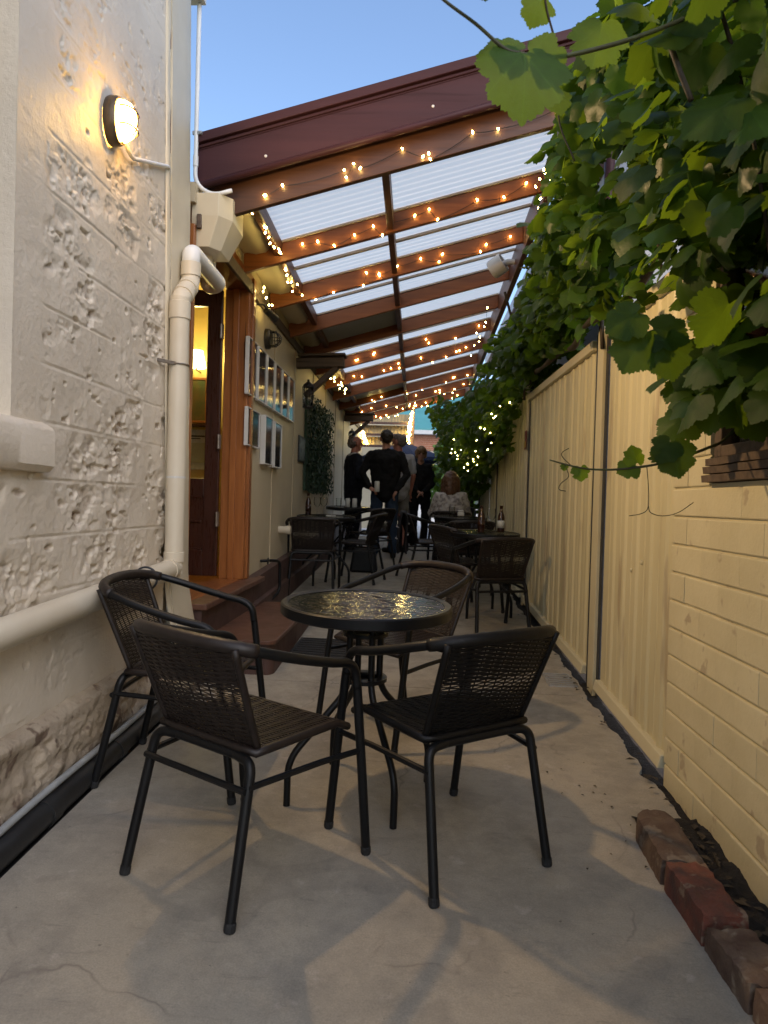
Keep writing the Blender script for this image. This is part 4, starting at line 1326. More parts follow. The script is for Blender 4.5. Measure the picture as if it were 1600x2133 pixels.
def fence_panel(y0, y1, zt, label, first=False):
    t = thing('steel_fence', label, 'fence', (XF, (y0 + y1) / 2, g(1, (y0 + y1) / 2)), 'cream steel fence panels')
    n = max(1, round((y1 - y0) / 0.8))
    for k in range(n):
        a, b = y0 + (y1 - y0) * k / n, y0 + (y1 - y0) * (k + 1) / n + (0.012 if k < n - 1 else 0)
        pr = rib_profile(a, b, 0.20 if first else 0.19)
        pr = [(p[0] + (0 if k == 0 else 0.0), p[1]) for p in pr]
        P = np.zeros((len(pr), 2, 3))
        for i, (y, d) in enumerate(pr):
            for j in (0, 1):
                z = g(1.03, y) + 0.05 if j == 0 else zt - 0.02 + 0.0382 * (y - y0) * 0.6
                P[i, j] = (XF + 0.022 - d * 0.9 - 0.002 * (k % 2), y, z)
        obj('sheet', MB().grid(P), m_fence, t)
    zb = lambda y: g(1.03, y) + 0.035
    ztp = lambda y: zt + 0.0382 * (y - y0) * 0.6
    for z_, h in ((zb, 0.055), (ztp, 0.06)):
        obj('rail', MB().hexa([(XF - 0.02, y0, z_(y0)), (XF + 0.045, y0, z_(y0)), (XF + 0.045, y1, z_(y1)), (XF - 0.02, y1, z_(y1)),
                               (XF - 0.008, y0, z_(y0) + h), (XF + 0.045, y0, z_(y0) + h), (XF + 0.045, y1, z_(y1) + h), (XF - 0.008, y1, z_(y1) + h)] if z_ is zb else
                              [(XF - 0.012, y0, z_(y0) - h), (XF + 0.045, y0, z_(y0) - h), (XF + 0.045, y1, z_(y1) - h), (XF - 0.012, y1, z_(y1) - h),
                               (XF - 0.012, y0, z_(y0)), (XF + 0.045, y0, z_(y0)), (XF + 0.045, y1, z_(y1)), (XF - 0.012, y1, z_(y1))]), m_fence_trim, t, bevel=0.005)
    if first:
        for y, z in ((3.40, 0.95), (3.56, 0.90)):
            obj('rivet', MB().lathe([(0.012, 0.0), (0.01, -0.006), (0.001, -0.008)], 10, (XF + 0.020, y, z), 'X'), m_fence_trim, t)


fence_panel(*FENCE_P[0], 'narrow cream steel fence panel between the painted brick wall and the near post', True)
fence_panel(*FENCE_P[1], 'wide cream ribbed steel fence panel behind the right-hand chairs')
fence_panel(*FENCE_P[2], 'cream steel fence panel half covered by the vine, past the second post')
fence_panel(*FENCE_P[3], 'farthest cream steel fence panel behind the seated woman')
for i, (y0, y1, zt) in enumerate(((4.09, 4.385, 2.23), (6.94, 7.11, 2.42), (9.66, 9.79, 2.52), (12.31, 12.40, 2.6))):
    t = thing('fence_post', ['cream fence post with dark gaps at the near joint of the steel fence', 'cream fence post carrying a small sign beside the vine',
                             'cream fence post beside the seated woman', 'last cream fence post at the far end of the fence'][i], 'fence post', (XF, (y0 + y1) / 2, g(1, y0)), 'cream fence posts')
    ym = (y0 + y1) / 2
    zb = g(1.03, ym) - 0.03
    obj('channel', MB().box(XF - 0.004, XF + 0.05, y0 + 0.06, y1 - 0.105 * (y1 - y0) / 0.295, zb, zt), m_fence_trim, t, bevel=0.003)
    obj('flange', MB().box(XF + 0.014, XF + 0.05, y0, y0 + 0.06, zb, zt), m_dark_gap, t)
    obj('flange', MB().box(XF + 0.014, XF + 0.05, y1 - 0.105 * (y1 - y0) / 0.295, y1, zb, zt), m_dark_gap, t)
sgn = thing('post_sign', 'small red and yellow sign fixed on the second fence post', 'sign', (1.02, 7.02, 1.75))
obj('plate', MB().box(XF - 0.012, XF - 0.005, 6.965, 7.075, 1.74, 1.92), pm('red_sign', (0.16, 0.03, 0.02), None, 8, 0.5, 0.0), sgn, bevel=0.002)
obj('band', MB().box(XF - 0.0155, XF - 0.0125, 6.97, 7.07, 1.76, 1.82), pm('yellow_sign', (0.42, 0.27, 0.04), None, 8, 0.5, 0.0), sgn)
# drain grate in the slab by the fence
dg = thing('drain_grate', 'small slotted steel drain grate set in the concrete beside the fence', 'drain grate', (0.9, 4.35, g(0.9, 4.35)))
fr = MB()
for (xa, ya, xb, yb) in ((0.80, 4.22, 0.955, 4.22), (0.80, 4.48, 0.955, 4.48), (0.80, 4.22, 0.80, 4.48), (0.955, 4.22, 0.955, 4.48)):
    fr.beam((xa, ya, g(xa, ya) + 0.003), (xb, yb, g(xb, yb) + 0.003), 0.012, 0.008)
obj('frame', fr, m_galv, dg)
for k in range(5):
    y = 4.26 + 0.045 * k
    obj('slat', MB().beam((0.806, y, g(0.8, y) + 0.003), (0.949, y, g(0.95, y) + 0.003), 0.016, 0.006), m_galv, dg)

# painted brick wall with window
bw = thing('brick_wall', 'cream painted brick wall with a dark window at the near right', 'wall', (XF, 1.8, 0))
r_ = random.Random(21)
me_cache = {}
CH = 0.1115
YW0, YW1 = -0.6, 2.962
wz0, wz1, wy0, wy1 = 1.385, 2.18, 1.25, 2.605


def brick(y0, y1, z0, h):
    key = (round(y1 - y0, 3), round(h, 3))
    if key not in me_cache:
        L = key[0] - 0.0012
        H_ = h - 0.0075
        mbk = MB()
        pr_ = [(0.09, 0.0), (0.007, 0.0), (0.0015, 0.0015), (0.0, 0.005), (0.0, H_ - 0.005), (0.0015, H_ - 0.0015), (0.007, H_), (0.09, H_)]
        mbk.prism(pr_, 0, L, 'Y')
        me_cache[key] = mbk.mesh('brick', m_brick_paint)
    o = inst('brick', me_cache[key], bw, (XF + r_.uniform(-0.0012, 0.0012), y0 + 0.001, z0 + 0.004), (0, 0, r_.uniform(-0.002, 0.002)))


mort = MB()
for c in range(23):
    z = -0.055 + c * CH
    h = CH
    off = 0.0 if c % 2 else -0.155
    y = YW1
    ends = [YW1]
    y = YW1 - (0.31 + off)
    while y > YW0:
        ends.append(y); y -= 0.31
    ends.append(YW0)
    for a, b in zip(ends[:-1], ends[1:]):
        y1, y0 = a, b
        if y1 - y0 < 0.02:
            continue
        if z + h > wz0 - 0.085 and z < wz1:
            if y0 >= wy1 or y1 <= wy0:
                brick(y0, y1, z, h)
            else:
                if y1 > wy1 + 0.02: brick(wy1, y1, z, h)
                if y0 < wy0 - 0.02: brick(y0, wy0, z, h)
        else:
            brick(y0, y1, z, h)
mo = MB().box(XF + 0.0075, XF + 0.09, wy1 + 0.006, YW1 - 0.003, -0.2, 2.45).box(XF + 0.0075, XF + 0.09, YW0, wy0 - 0.006, -0.2, 2.45)
mo.box(XF + 0.0075, XF + 0.09, wy0 - 0.006, wy1 + 0.006, -0.2, wz0 - 0.09).box(XF + 0.0075, XF + 0.09, wy0 - 0.006, wy1 + 0.006, wz1 + 0.006, 2.45)
obj('mortar', mo, m_brick_paint, bw)
obj('coping', MB().box(XF - 0.03, XF + 0.14, YW0, YW1, 2.45, 2.52), m_fence_trim, bw, bevel=0.01)
wn = obj('window', MB().box(XF + 0.012, XF + 0.08, wy0, wy0 + 0.05, wz0, wz1).box(XF + 0.012, XF + 0.08, wy1 - 0.055, wy1, wz0, wz1)
         .box(XF + 0.012, XF + 0.08, wy0 + 0.05, wy1 - 0.055, wz0, wz0 + 0.04).box(XF + 0.012, XF + 0.08, wy0 + 0.05, wy1 - 0.055, wz1 - 0.05, wz1), m_rustic, bw, bevel=0.004)
obj('pane', MB().box(XF + 0.045, XF + 0.05, wy0 + 0.05, wy1 - 0.055, wz0 + 0.04, wz1 - 0.05), m_pane, wn)
obj('window_back', MB().box(XF + 0.082, XF + 0.12, wy0, wy1, wz0 - 0.08, wz1), m_black, bw)
# rough timber sill in three slabs
r_ = random.Random(31)
for k in range(3):
    z = wz0 - 0.088 + 0.029 * k
    n = 40
    ysl = np.linspace(wy0 - 0.02, wy1 + 0.002, n)
    P = np.zeros((4, n, 3))
    for i, (dx, dz) in enumerate(((0.06, 0.0), (-0.028 + 0.006 * k, 0.002), (-0.030 + 0.006 * k, 0.026), (0.06, 0.0285))):
        P[i] = np.stack([XF + dx + 0.006 * (fbm(ysl * 14, ysl * 0 + i + k * 3, 40, 3) - 0.5) * (dx < 0), ysl, z + dz + 0.004 * (fbm(ysl * 12, ysl * 0 + 7 + k, 41, 3) - 0.5) * (dx < 0)], -1)
    mb = MB().grid(P)
    for e in (0, n - 1):
        mb.add([tuple(P[i, e]) for i in range(4)], [(0, 1, 2, 3) if e == 0 else (3, 2, 1, 0)])
    obj('sill_board', mb, m_rustic, wn)

# edging bricks beside the garden strip
eb = [((0.832, 2.50), (0.826, 2.18), 0.125, 0.085, 'dusty', 'worn round-nosed brown edging brick at the far end of its row', m_dusty_brick),
      ((0.822, 2.155), (0.832, 1.90), 0.115, 0.088, 'red', 'cleanest red edging brick, second along the garden strip', m_red_brick),
      ((0.838, 1.885), (0.846, 1.66), 0.12, 0.075, 'mort', 'mortar-smeared edging brick, third along the garden strip', m_dusty_brick),
      ((0.850, 1.645), (0.862, 1.40), 0.12, 0.080, 'near', 'dusty edging brick nearest the camera at the right edge', m_dusty_brick)]
for k, (a, b, w, h, kind_, lab, mat) in enumerate(eb):
    a, b = Vector((*a, 0)), Vector((*b, 0))
    d = (a - b).normalized(); rr = Vector((d.y, -d.x, 0))
    rr = rr if rr.x > 0 else -rr
    n, m = 16, 9
    mb = MB()
    L = (a - b).length
    top = np.zeros((n + 4, m + 4, 3))
    for i in range(n + 4):
        for j in range(m + 4):
            u = min(max((i - 2) / (n - 1), 0), 1); v = min(max((j - 2) / (m - 1), 0), 1)
            edge = (i < 2 or i > n + 1) or (j < 2 or j > m + 1)
            low_ = 2 if (i == 0 or i == n + 3 or j == 0 or j == m + 3) else (1 if edge else 0)
            p = b + d * (L * u) + rr * (w * (v - 0.5))
            if k == 0 and u > 0.8:
                p = b + d * (L * u) + rr * (w * (v - 0.5) * math.sqrt(max(0.05, 1 - ((u - 0.8) / 0.21) ** 2)))
            nz = 0.013 * (fbm(np.array(p.x * 46 + k), np.array(p.y * 46), 60 + k, 4) - 0.5)
            rim = min(u, 1 - u, 0.08) / 0.08 * min(v, 1 - v, 0.12) / 0.12
            hh = h - 0.007 * (1 - min(1, max(rim, 0))) + nz * 1.6
            if k == 2 and u > 0.72: hh -= 0.018 * (fbm(np.array(p.x * 30), np.array(p.y * 30), 77, 2))
            z0_ = g(p.x, p.y)
            z = z0_ + (hh if low_ == 0 else (0.45 * h if low_ == 1 else -0.05))
            if low_:
                p = p + rr * (0.004 * (1 if j > m else (-1 if j < 2 else 0)))
            top[i, j] = (p.x + float(nz) * 0.8, p.y + float(nz) * 0.8, z)
    mb.grid(top)
    obj('edging_brick', mb, mat, loc=(a.x, (a.y + b.y) / 2, g(a.x, a.y)), label=lab, cat='brick', group='edging bricks along the garden strip', smooth='auto')
# dry leaves and crumbs on the slab by the bricks
r_ = random.Random(41)
lt = MB()
for i in range(110):
    if i < 22: x, y = r_.uniform(0.55, 0.82), r_.uniform(2.1, 3.1)
    elif i < 70: x, y = r_.uniform(0.89, 1.0), r_.uniform(1.6, 2.55)
    else: x, y = r_.uniform(0.90, 1.0), r_.uniform(2.6, 6.5)
    s_ = r_.uniform(0.004, 0.012) if i < 22 else r_.uniform(0.008, 0.026)
    a = r_.uniform(0, 6.28)
    z = g(x, y) + 0.004 + (0.016 if i >= 22 else 0)
    c = Vector((x, y, z)); d = Vector((math.cos(a), math.sin(a), 0)) * s_; w = Vector((-d.y, d.x, 0)) * 0.5
    lt.add([c - d, c + w + Vector((0, 0, 0.004)), c + d, c - w + Vector((0, 0, 0.003))], [(0, 1, 2, 3)])
obj('leaf_litter', lt, m_stem, kind='stuff')

# neighbour's pale shed rising behind the fence
sh = thing('neighbour_shed', 'pale grey shed with blue-grey corner trim rising behind the vine and fence', 'shed', (1.9, 7, 0.2))
m_shed = pm('pale_grey_wall', (0.50, 0.48, 0.47), (0.46, 0.44, 0.43), 3, 0.6, 0.05)
m_trim = pm('blue_grey_trim', (0.22, 0.25, 0.30), (0.19, 0.22, 0.26), 3, 0.5, 0.05)
m_mauve = pm('mauve_gutter', (0.42, 0.28, 0.31), (0.36, 0.24, 0.27), 3, 0.4, 0.05)
obj('wall', MB().box(1.30, 4.5, 5.0, 13.0, 0.1, 3.72), m_shed, sh)
obj('corner_trim', MB().box(1.27, 1.385, 4.985, 5.10, 0.1, 3.74), m_trim, sh, bevel=0.003)
obj('gutter', MB().prism([(1.14, 3.70), (1.28, 3.66), (1.28, 3.80), (1.12, 3.80)], 4.95, 13.0), m_mauve, sh, bevel=0.004)
obj('roof', MB().prism([(1.15, 3.80), (4.6, 4.9), (4.6, 4.95), (1.15, 3.85)], 4.9, 13.1), m_mauve, sh)
obj('downpipe', MB().tube([(1.22, 4.93, 3.70), (1.22, 4.93, 1.0)], 0.035, 12), m_maroon, sh, smooth='auto')

# ================================================================== CHAIRS AND TABLES
def weave(Pf, n_strand, n_seg, thick, wide, gapf=None, ribs=9, rib_r=0.0022, amp=0.0020):
    """real woven strands: Pf(u,v)->point, strands along u stacked in v, going over and under the ribs"""
    mb = MB()
    eps = 1e-3

    def nrm(u, v):
        a = Pf(min(u + eps, 1), v) - Pf(max(u - eps, 0), v)
        b = Pf(u, min(v + eps, 1)) - Pf(u, max(v - eps, 0))
        return a.cross(b).normalized(), b.normalized()
    for i in range(n_strand):
        v = (i + 0.5) / n_strand
        w = wide * (gapf(v) if gapf else 1.0)
        V = []
        for k in range(n_seg + 1):
            u = k / n_seg
            n, t = nrm(u, v)
            ph = math.cos(PI * (u * (ribs + 1)) + PI * (i % 2))
            c = Pf(u, v) + n * (amp * ph)
            # paired strands crowd and part in the open-work band
            V += [c - t * w / 2 - n * thick / 2, c + t * w / 2 - n * thick / 2, c + t * w / 2 + n * thick / 2, c - t * w / 2 + n * thick / 2]
        Fc = []
        for k in range(n_seg):
            for q in range(4):
                Fc.append((k * 4 + q, k * 4 + (q + 1) % 4, k * 4 + 4 + (q + 1) % 4, k * 4 + 4 + q))
        mb.add(V, Fc)
    for r in range(1, ribs + 1):
        u = r / (ribs + 1)
        mb.tube([Pf(u, v / 12) for v in range(13)], rib_r, 4)
    return mb


def back_P(u, v):
    x = (u - 0.5) * (0.370 + 0.045 * v)
    y = -0.150 - 0.120 * v - 0.028 * (1 - (2 * u - 1) ** 2) * (0.4 + 0.6 * v)
    return Vector((x, y, 0.430 + 0.305 * v))


def seat_P(u, v):
    x = (u - 0.5) * (0.385 + 0.04 * v)
    y = -0.165 + 0.375 * v
    z = 0.436 - 0.010 * math.sin(PI * u) * math.sin(PI * v) - 0.022 * max(0, v - 0.9) / 0.1
    return Vector((x, y, z))


def band(v):
    return 0.80 if 0.40 < v < 0.47 else (0.45 if 0.47 <= v < 0.58 else (0.80 if v < 0.66 and v >= 0.60 else 1.0))


def chair(label, wick, group, bar=True):
    t = thing('wicker_chair', label, 'chair', (0, 0, 0), group)
    o = obj('backrest', weave(back_P, 46, 40, 0.0028, 0.0065, band), wick, t, local=True)
    for u in (0.0, 1.0):
        obj('edge_binding', MB().tube([back_P(u, k / 10) for k in range(11)], 0.0105, 8), wick, o, smooth=True, local=True)
    o = obj('seat', weave(seat_P, 58, 36, 0.0028, 0.0063, None, 9), wick, t, local=True)
    loop = [seat_P(0, k / 8) for k in range(9)] + [seat_P(k / 8, 1.0) for k in range(1, 8)] + [seat_P(1, k / 8) for k in range(8, -1, -1)] + [seat_P(k / 8, 0) for k in range(7, 0, -1)]
    loop = [p + Vector((0, 0, -0.004)) for p in loop]
    obj('edge_binding', MB().tube(loop, 0.0125, 8, closed=True), wick, o, smooth=True, local=True)
    half = [(0.2605, 0.190, 0.545), (0.258, 0.178, 0.600), (0.259, 0.140, 0.630), (0.2615, 0.06, 0.648), (0.260, -0.05, 0.676), (0.250, -0.15, 0.705), (0.214, -0.238, 0.731), (0.13, -0.285, 0.744), (0, -0.300, 0.748)]
    full = bez([(-x, y, z) for x, y, z in half] + [(x, y, z) for x, y, z in half[:-1][::-1]], 6)
    ar = obj('arm_rail', MB().tube(full, 0.0145, 10), m_black_metal, t, smooth=True, local=True)
    wr = [p for p in full if p.y < -0.205]
    obj('rail_wrap', MB().tube(wr, [0.0185 + 0.0007 * (i % 2) for i in range(len(wr))], 10), wick, ar, smooth=True, local=True)
    for s in (-1, 1):
        lg = obj('leg', MB().tube([(s * 0.2605, 0.190, 0.548), (s * 0.264, 0.226, 0.28), (s * 0.266, 0.262, 0.006)], 0.0145, 10), m_black_metal, t, smooth='auto', local=True)
        obj('foot_cap', MB().lathe([(0.0145, 0.0), (0.0160, 0.004), (0.0160, 0.022), (0.0148, 0.026)], 10).rot(Matrix.Translation((s * 0.266, 0.262, 0.0)) @ Matrix.Rotation(0.13, 4, 'X')), m_rubber, lg, local=True)
    for s in (-1, 1):
        pts = fillet([(s * 0.218, -0.272, 0.006), (s * 0.196, -0.185, 0.412), (s * 0.12, -0.168, 0.412)], 0.055, 6)
        lg = obj('leg', MB().tube(pts, 0.0145, 10), m_black_metal, t, smooth='auto', local=True)
        obj('foot_cap', MB().lathe([(0.0145, 0.0), (0.0160, 0.004), (0.0160, 0.022), (0.0148, 0.026)], 10).rot(Matrix.Translation((s * 0.218, -0.272, 0.0)) @ Matrix.Rotation(-0.2, 4, 'X')), m_rubber, lg, local=True)
    obj('rear_bar', MB().tube([(-0.125, -0.168, 0.412), (0.125, -0.168, 0.412)], 0.0145, 10), m_black_metal, t, smooth='auto', local=True)
    for s in (-1, 1):
        obj('stretcher', MB().tube([(s * 0.2635, 0.215, 0.345), (s * 0.24, 0.05, 0.352), (s * 0.204, -0.206, 0.352)], 0.0095, 8), m_black_metal, t, smooth='auto', local=True)
    if bar:
        obj('rear_stretcher', MB().tube([(-0.206, -0.215, 0.345), (0.206, -0.215, 0.345)], 0.0095, 8), m_black_metal, t, smooth='auto', local=True)
    return t


GC = 'wicker chairs around the near glass table'
GF = 'wicker chairs at the farther tables'
A = chair('brown wicker chair in front of the glass table, back to the stone wall and camera', m_wicker, GC)
place(A, (-0.495, 2.168), -0.556)
B = chair('black wicker chair in front of the glass table, on the fence side', m_wicker_black, GC, False)
place(B, (0.100, 2.340), 0.615)
C = dup(A, (-0.075, 3.43), 2.36, 'brown wicker chair on the far side of the glass table, facing the camera')
D = dup(A, (-0.885, 2.80), -1.60, 'brown wicker chair backed against the stone wall and cream pipe')
for (x, y, r, lab) in ((0.585, 5.66, 0.32, 'brown wicker chair beside the steel fence in front of the table with two bottles'),
                       (0.43, 6.55, -1.1, 'wicker chair on the aisle side of the table with two bottles'),
                       (0.50, 7.55, 0.25, 'wicker chair with its back to the table with two bottles, next table along the fence'),
                       (0.10, 8.35, -1.25, 'wicker chair on the aisle side draped with the striped jacket'),
                       (-1.02, 7.05, 0.10, 'wicker chair before the left table with the wine glasses, close to the wall'),
                       (-0.66, 7.95, 1.35, 'wicker chair on the aisle side of the left table with the wine glasses'),
                       (-0.62, 9.25, 0.8, 'wicker chair in front of the left table with cans, behind the black bag')):
    c = dup(A, (x, y), r, lab)
    c['group'] = GF
seat_ch = dup(A, (0.42, 9.35), 0.0, 'wicker chair the woman in the patterned top sits on')
seat_ch['group'] = GF
for k, (x, y, r, lab) in enumerate(((0.55, 10.3, 3.0, 'wicker chair facing the seated woman across the far table'),)):
    c = dup(A, (x, y), r, lab)
    c['group'] = GF


def table(label, group):
    t = thing('bistro_table', label, 'table', (0, 0, 0), group)
    TH, R = 0.715, 0.315
    rim = MB()
    prof = [(R - 0.026, TH - 0.006), (R - 0.026, TH + 0.001), (R - 0.006, TH + 0.005), (R, TH), (R, TH - 0.032), (R - 0.006, TH - 0.037), (R - 0.02, TH - 0.037), (R - 0.02, TH - 0.006), (R - 0.026, TH - 0.006)]
    rim.lathe(prof, 64)
    obj('rim', rim, m_black_metal, t, smooth='auto', local=True)
    gl = MB()
    for r0, r1 in ((0.0005, 0.1), (0.1, 0.2), (0.2, R - 0.0255)):
        n = 64
        V = [(r * math.cos(2 * PI * k / n), r * math.sin(2 * PI * k / n), TH - 0.001) for r in (r0, r1) for k in range(n)]
        gl.add(V, [(k, n + k, n + (k + 1) % n, (k + 1) % n) for k in range(n)])
    obj('tabletop', gl, m_tableglass, t, local=True)
    for k in range(4):
        a = PI / 4 + k * PI / 2
        c, s = math.cos(a), math.sin(a)
        b = a + 0.0
        pts = [(0.062 * c, 0.062 * s, TH - 0.012), (0.062 * c, 0.062 * s, 0.40), (0.285 * c, 0.285 * s, 0.165), (0.285 * c, 0.285 * s, 0.0)]
        obj('leg', MB().tube(fillet(pts, 0.06, 6), 0.0125, 10), m_black_metal, t, smooth='auto', local=True)
        obj('arm', MB().tube([(0.062 * c, 0.062 * s, TH - 0.045), (0.30 * c, 0.30 * s, TH - 0.03)], 0.009, 8), m_black_metal, t, smooth='auto', local=True)
    for z, r in ((0.60, 0.085), (0.43, 0.085)):
        obj('ring', MB().lathe([(r, z), (r, z + 0.014), (r - 0.035, z + 0.014), (r - 0.035, z), (r, z)], 28), m_black_metal, t, smooth='auto', local=True)
    return t


GT = 'round glass bistro tables'
T0 = table('empty round rippled-glass table with black rim in the foreground', GT)
place(T0, (-0.185, 2.675), math.radians(163))
T1 = dup(T0, (0.575, 6.36), 0.3, 'round glass table by the fence holding two brown bottles'); T1['group'] = GT
T2 = dup(T0, (0.50, 8.60), 0.9, 'round glass table by the fence holding one clear tumbler'); T2['group'] = GT
T3 = dup(T0, (-0.985, 7.72), 0.5, 'round glass table by the left wall holding a brown bottle and two wine glasses'); T3['group'] = GT
T4 = dup(T0, (-0.96, 9.95), 0.2, 'round glass table by the left wall holding a tumbler and two pale cans'); T4['group'] = GT
TZ = 0.722


def tabz(x, y):
    return g(x, y) + TZ


def bottle(x, y, label):
    t = thing('beer_bottle', label, 'bottle', (x, y, tabz(x, y)), 'brown beer bottles')
    o = (x, y, tabz(x, y))
    obj('glass', MB().lathe([(0.029, 0), (0.031, 0.004), (0.031, 0.125), (0.027, 0.15), (0.0155, 0.18), (0.0135, 0.225), (0.0155, 0.228), (0.0155, 0.235), (0.010, 0.236)], 18, o), m_bottle, t, smooth='auto')
    obj('label', MB().lathe([(0.0316, 0.04), (0.0316, 0.105)], 18, o), m_label if 'right' in label else m_bottle, t, smooth=True)
    obj('neck_label', MB().lathe([(0.0165, 0.175), (0.0145, 0.205)], 18, o), m_brass, t, smooth=True)


bottle(0.555, 6.27, 'plain brown beer bottle, left of the two on the fence-side table')
bottle(0.735, 6.36, 'brown beer bottle with pale label, right of the two on the fence-side table')
bottle(-1.175, 7.70, 'brown beer bottle standing on the left table beside the wine glasses')


def wine(x, y, label):
    t = thing('wine_glass', label, 'glass', (x, y, tabz(x, y)), 'empty wine glasses')
    obj('bowl', MB().lathe([(0.034, 0.0), (0.034, 0.002), (0.006, 0.006), (0.0038, 0.02), (0.0038, 0.085), (0.012, 0.095), (0.031, 0.115), (0.039, 0.145), (0.037, 0.175), (0.032, 0.200)], 20, (x, y, tabz(x, y))), m_clearglass, t, smooth='auto')


wine(0.665, 6.50, 'empty wine glass between the two bottles on the fence-side table')
wine(-1.07, 7.64, 'empty wine glass next to the bottle on the left table')
wine(-1.015, 7.76, 'empty wine glass farther from the bottle on the left table')


def tumbler(x, y, label):
    t = thing('tumbler', label, 'glass', (x, y, tabz(x, y)), 'clear tumblers')
    obj('glass', MB().lathe([(0.030, 0.0), (0.036, 0.12), (0.0345, 0.12), (0.0285, 0.006), (0.0, 0.006)], 20, (x, y, tabz(x, y))), m_clearglass, t, smooth='auto')


tumbler(0.405, 8.50, 'clear tumbler on the fence-side table before the seated woman')
tumbler(-1.08, 9.80, 'clear tumbler on the left table beside the pale cans')


def can(x, y, z, mat, label, name='drink_can', r=0.033, h=0.122):
    t = thing(name, label, 'can', (x, y, z), 'drink cans')
    obj('body', MB().lathe([(r - 0.006, 0), (r, 0.008), (r, h - 0.012), (r - 0.007, h)], 18, (x, y, z)), mat, t, smooth='auto')
    obj('lid', MB().lathe([(r - 0.007, h), (r - 0.010, h - 0.003), (0.001, h - 0.003)], 18, (x, y, z)), m_galv, t, smooth='auto')


can(-0.955, 9.78, tabz(-0.955, 9.78), m_white_can, 'pale drink can on the left table, nearer the tumbler')
can(-0.865, 9.84, tabz(-0.86, 9.84), m_white_can, 'pale drink can on the left table, nearer the aisle')
o = obj('folded_napkin', MB().box(-0.05, 0.05, -0.035, 0.035, 0, 0.008).box(-0.046, 0.047, -0.033, 0.031, 0.0085, 0.014), m_frame_white, bevel=0.002,
        label='folded white napkin on the left table by the wine glasses', cat='napkin')
o.location = (-0.92, 7.62, tabz(-0.92, 7.62) + 0.001)
o = obj('napkin', MB().box(-0.04, 0.04, -0.03, 0.03, 0, 0.05).box(-0.036, 0.036, -0.026, 0.026, 0.05, 0.075), m_frame_white, bevel=0.012,
        label='crumpled white napkin on the fence-side table beside the tumbler', cat='napkin')
o.location = (0.52, 8.66, tabz(0.52, 8.66) + 0.001)
# bag under the left chair
bg = thing('black_bag', 'soft black bag standing on the floor behind the left aisle chair', 'bag', (-0.63, 8.7, g(-0.6, 8.7)))
zb = g(-0.6, 8.7)
obj('body', MB().hexa([(-0.80, 8.60, zb), (-0.46, 8.60, zb), (-0.46, 8.78, zb), (-0.80, 8.78, zb), (-0.76, 8.64, zb + 0.30), (-0.50, 8.64, zb + 0.31), (-0.50, 8.74, zb + 0.31), (-0.76, 8.74, zb + 0.30)]), m_black, bg, bevel=0.03, smooth='auto')
obj('strap', MB().tube(bez([(-0.74, 8.69, zb + 0.28), (-0.70, 8.69, zb + 0.45), (-0.63, 8.69, zb + 0.50), (-0.56, 8.69, zb + 0.45), (-0.52, 8.69, zb + 0.29)], 6), 0.010, 8), m_black, bg, smooth=True)
# striped jacket hanging over the aisle chair
jk = thing('striped_jacket', 'dark jacket with white stripes slung over the aisle chair on the fence side', 'jacket', (0.05, 8.3, 0.9))
m_jacket = pm('black_cloth', (0.014, 0.013, 0.016), (0.008, 0.008, 0.010), 10, 0.8, 0.3, 40)
m_white_cloth = pm('white_cloth', (0.45, 0.44, 0.44), (0.36, 0.35, 0.36), 10, 0.8, 0.3, 40)
m_redcloth = pm('dark_red_cloth', (0.10, 0.018, 0.015), (0.06, 0.012, 0.01), 10, 0.8, 0.3, 40)
cxj, cyj = -0.16, 8.28
n, m = 22, 26
P = np.zeros((n, m, 3))
for i in range(n):
    for j in range(m):
        u = i / (n - 1); v = j / (m - 1)
        s_ = v - 0.5
        zc = g(0.05, 8.3) + 0.765 - max(0, abs(s_) - 0.06) * 1.05
        out = (0.045 if s_ > 0 else -0.05) * min(1, abs(s_) * 8)
        x = cxj - out * 1.0 - 0.03 * math.sin(v * 9 + u * 4) * abs(s_)
        y = cyj + (u - 0.5) * (0.44 + 0.10 * abs(s_)) + 0.02 * math.sin(v * 13)
        P[i, j] = (x + 0.012 * math.sin(u * 19 + v * 3), y, zc + 0.02 * math.sin(u * PI))
me = MB().grid(P)
jb = obj('body', me, m_jacket, jk, smooth=True)
so = jb.modifiers.new('thick', 'SOLIDIFY'); so.thickness = 0.014
for jj, mt_ in ((5, m_white_cloth), (8, m_white_cloth), (18, m_white_cloth), (21, m_white_cloth), (15, m_redcloth)):
    st_ = [tuple(Vector(P[i, jj]) + Vector((0.010 if jj < 13 else -0.010, 0, 0))) for i in range(n)]
    for dx in (0.0,):
        mb = MB().tube(st_, 0.0065, 6)
    obj('stripe', mb, mt_, jb, smooth=True)

# ================================================================== PEOPLE
def cloth(name, c, c2=None, rough=0.85):
    return pm(name, c, c2, 6, rough, 0.25, 45, spec=0.2)


m_skin = pm('skin', (0.40, 0.215, 0.15), (0.36, 0.175, 0.12), 10, 0.5, 0.05, 60)
m_skin_ruddy = pm('ruddy_skin', (0.40, 0.17, 0.115), (0.34, 0.12, 0.08), 10, 0.5, 0.05, 60)
m_navy = cloth('navy_suit_cloth', (0.010, 0.012, 0.020), (0.007, 0.008, 0.014))
m_blackknit = cloth('black_knit', (0.0075, 0.0072, 0.0078), (0.005, 0.005, 0.0055))
m_jeans = cloth('blue_denim', (0.030, 0.050, 0.085), (0.018, 0.030, 0.055))
m_polo = cloth('pale_polo_cloth', (0.36, 0.35, 0.36), (0.30, 0.29, 0.30))
m_shorts = cloth('stone_shorts_cloth', (0.20, 0.185, 0.165), (0.15, 0.14, 0.125))
m_pattern = pm('white_patterned_cloth', (0.44, 0.42, 0.40), (0.22, 0.20, 0.20), 22, 0.85, 0.2, 40, lo=0.47, hi=0.58)
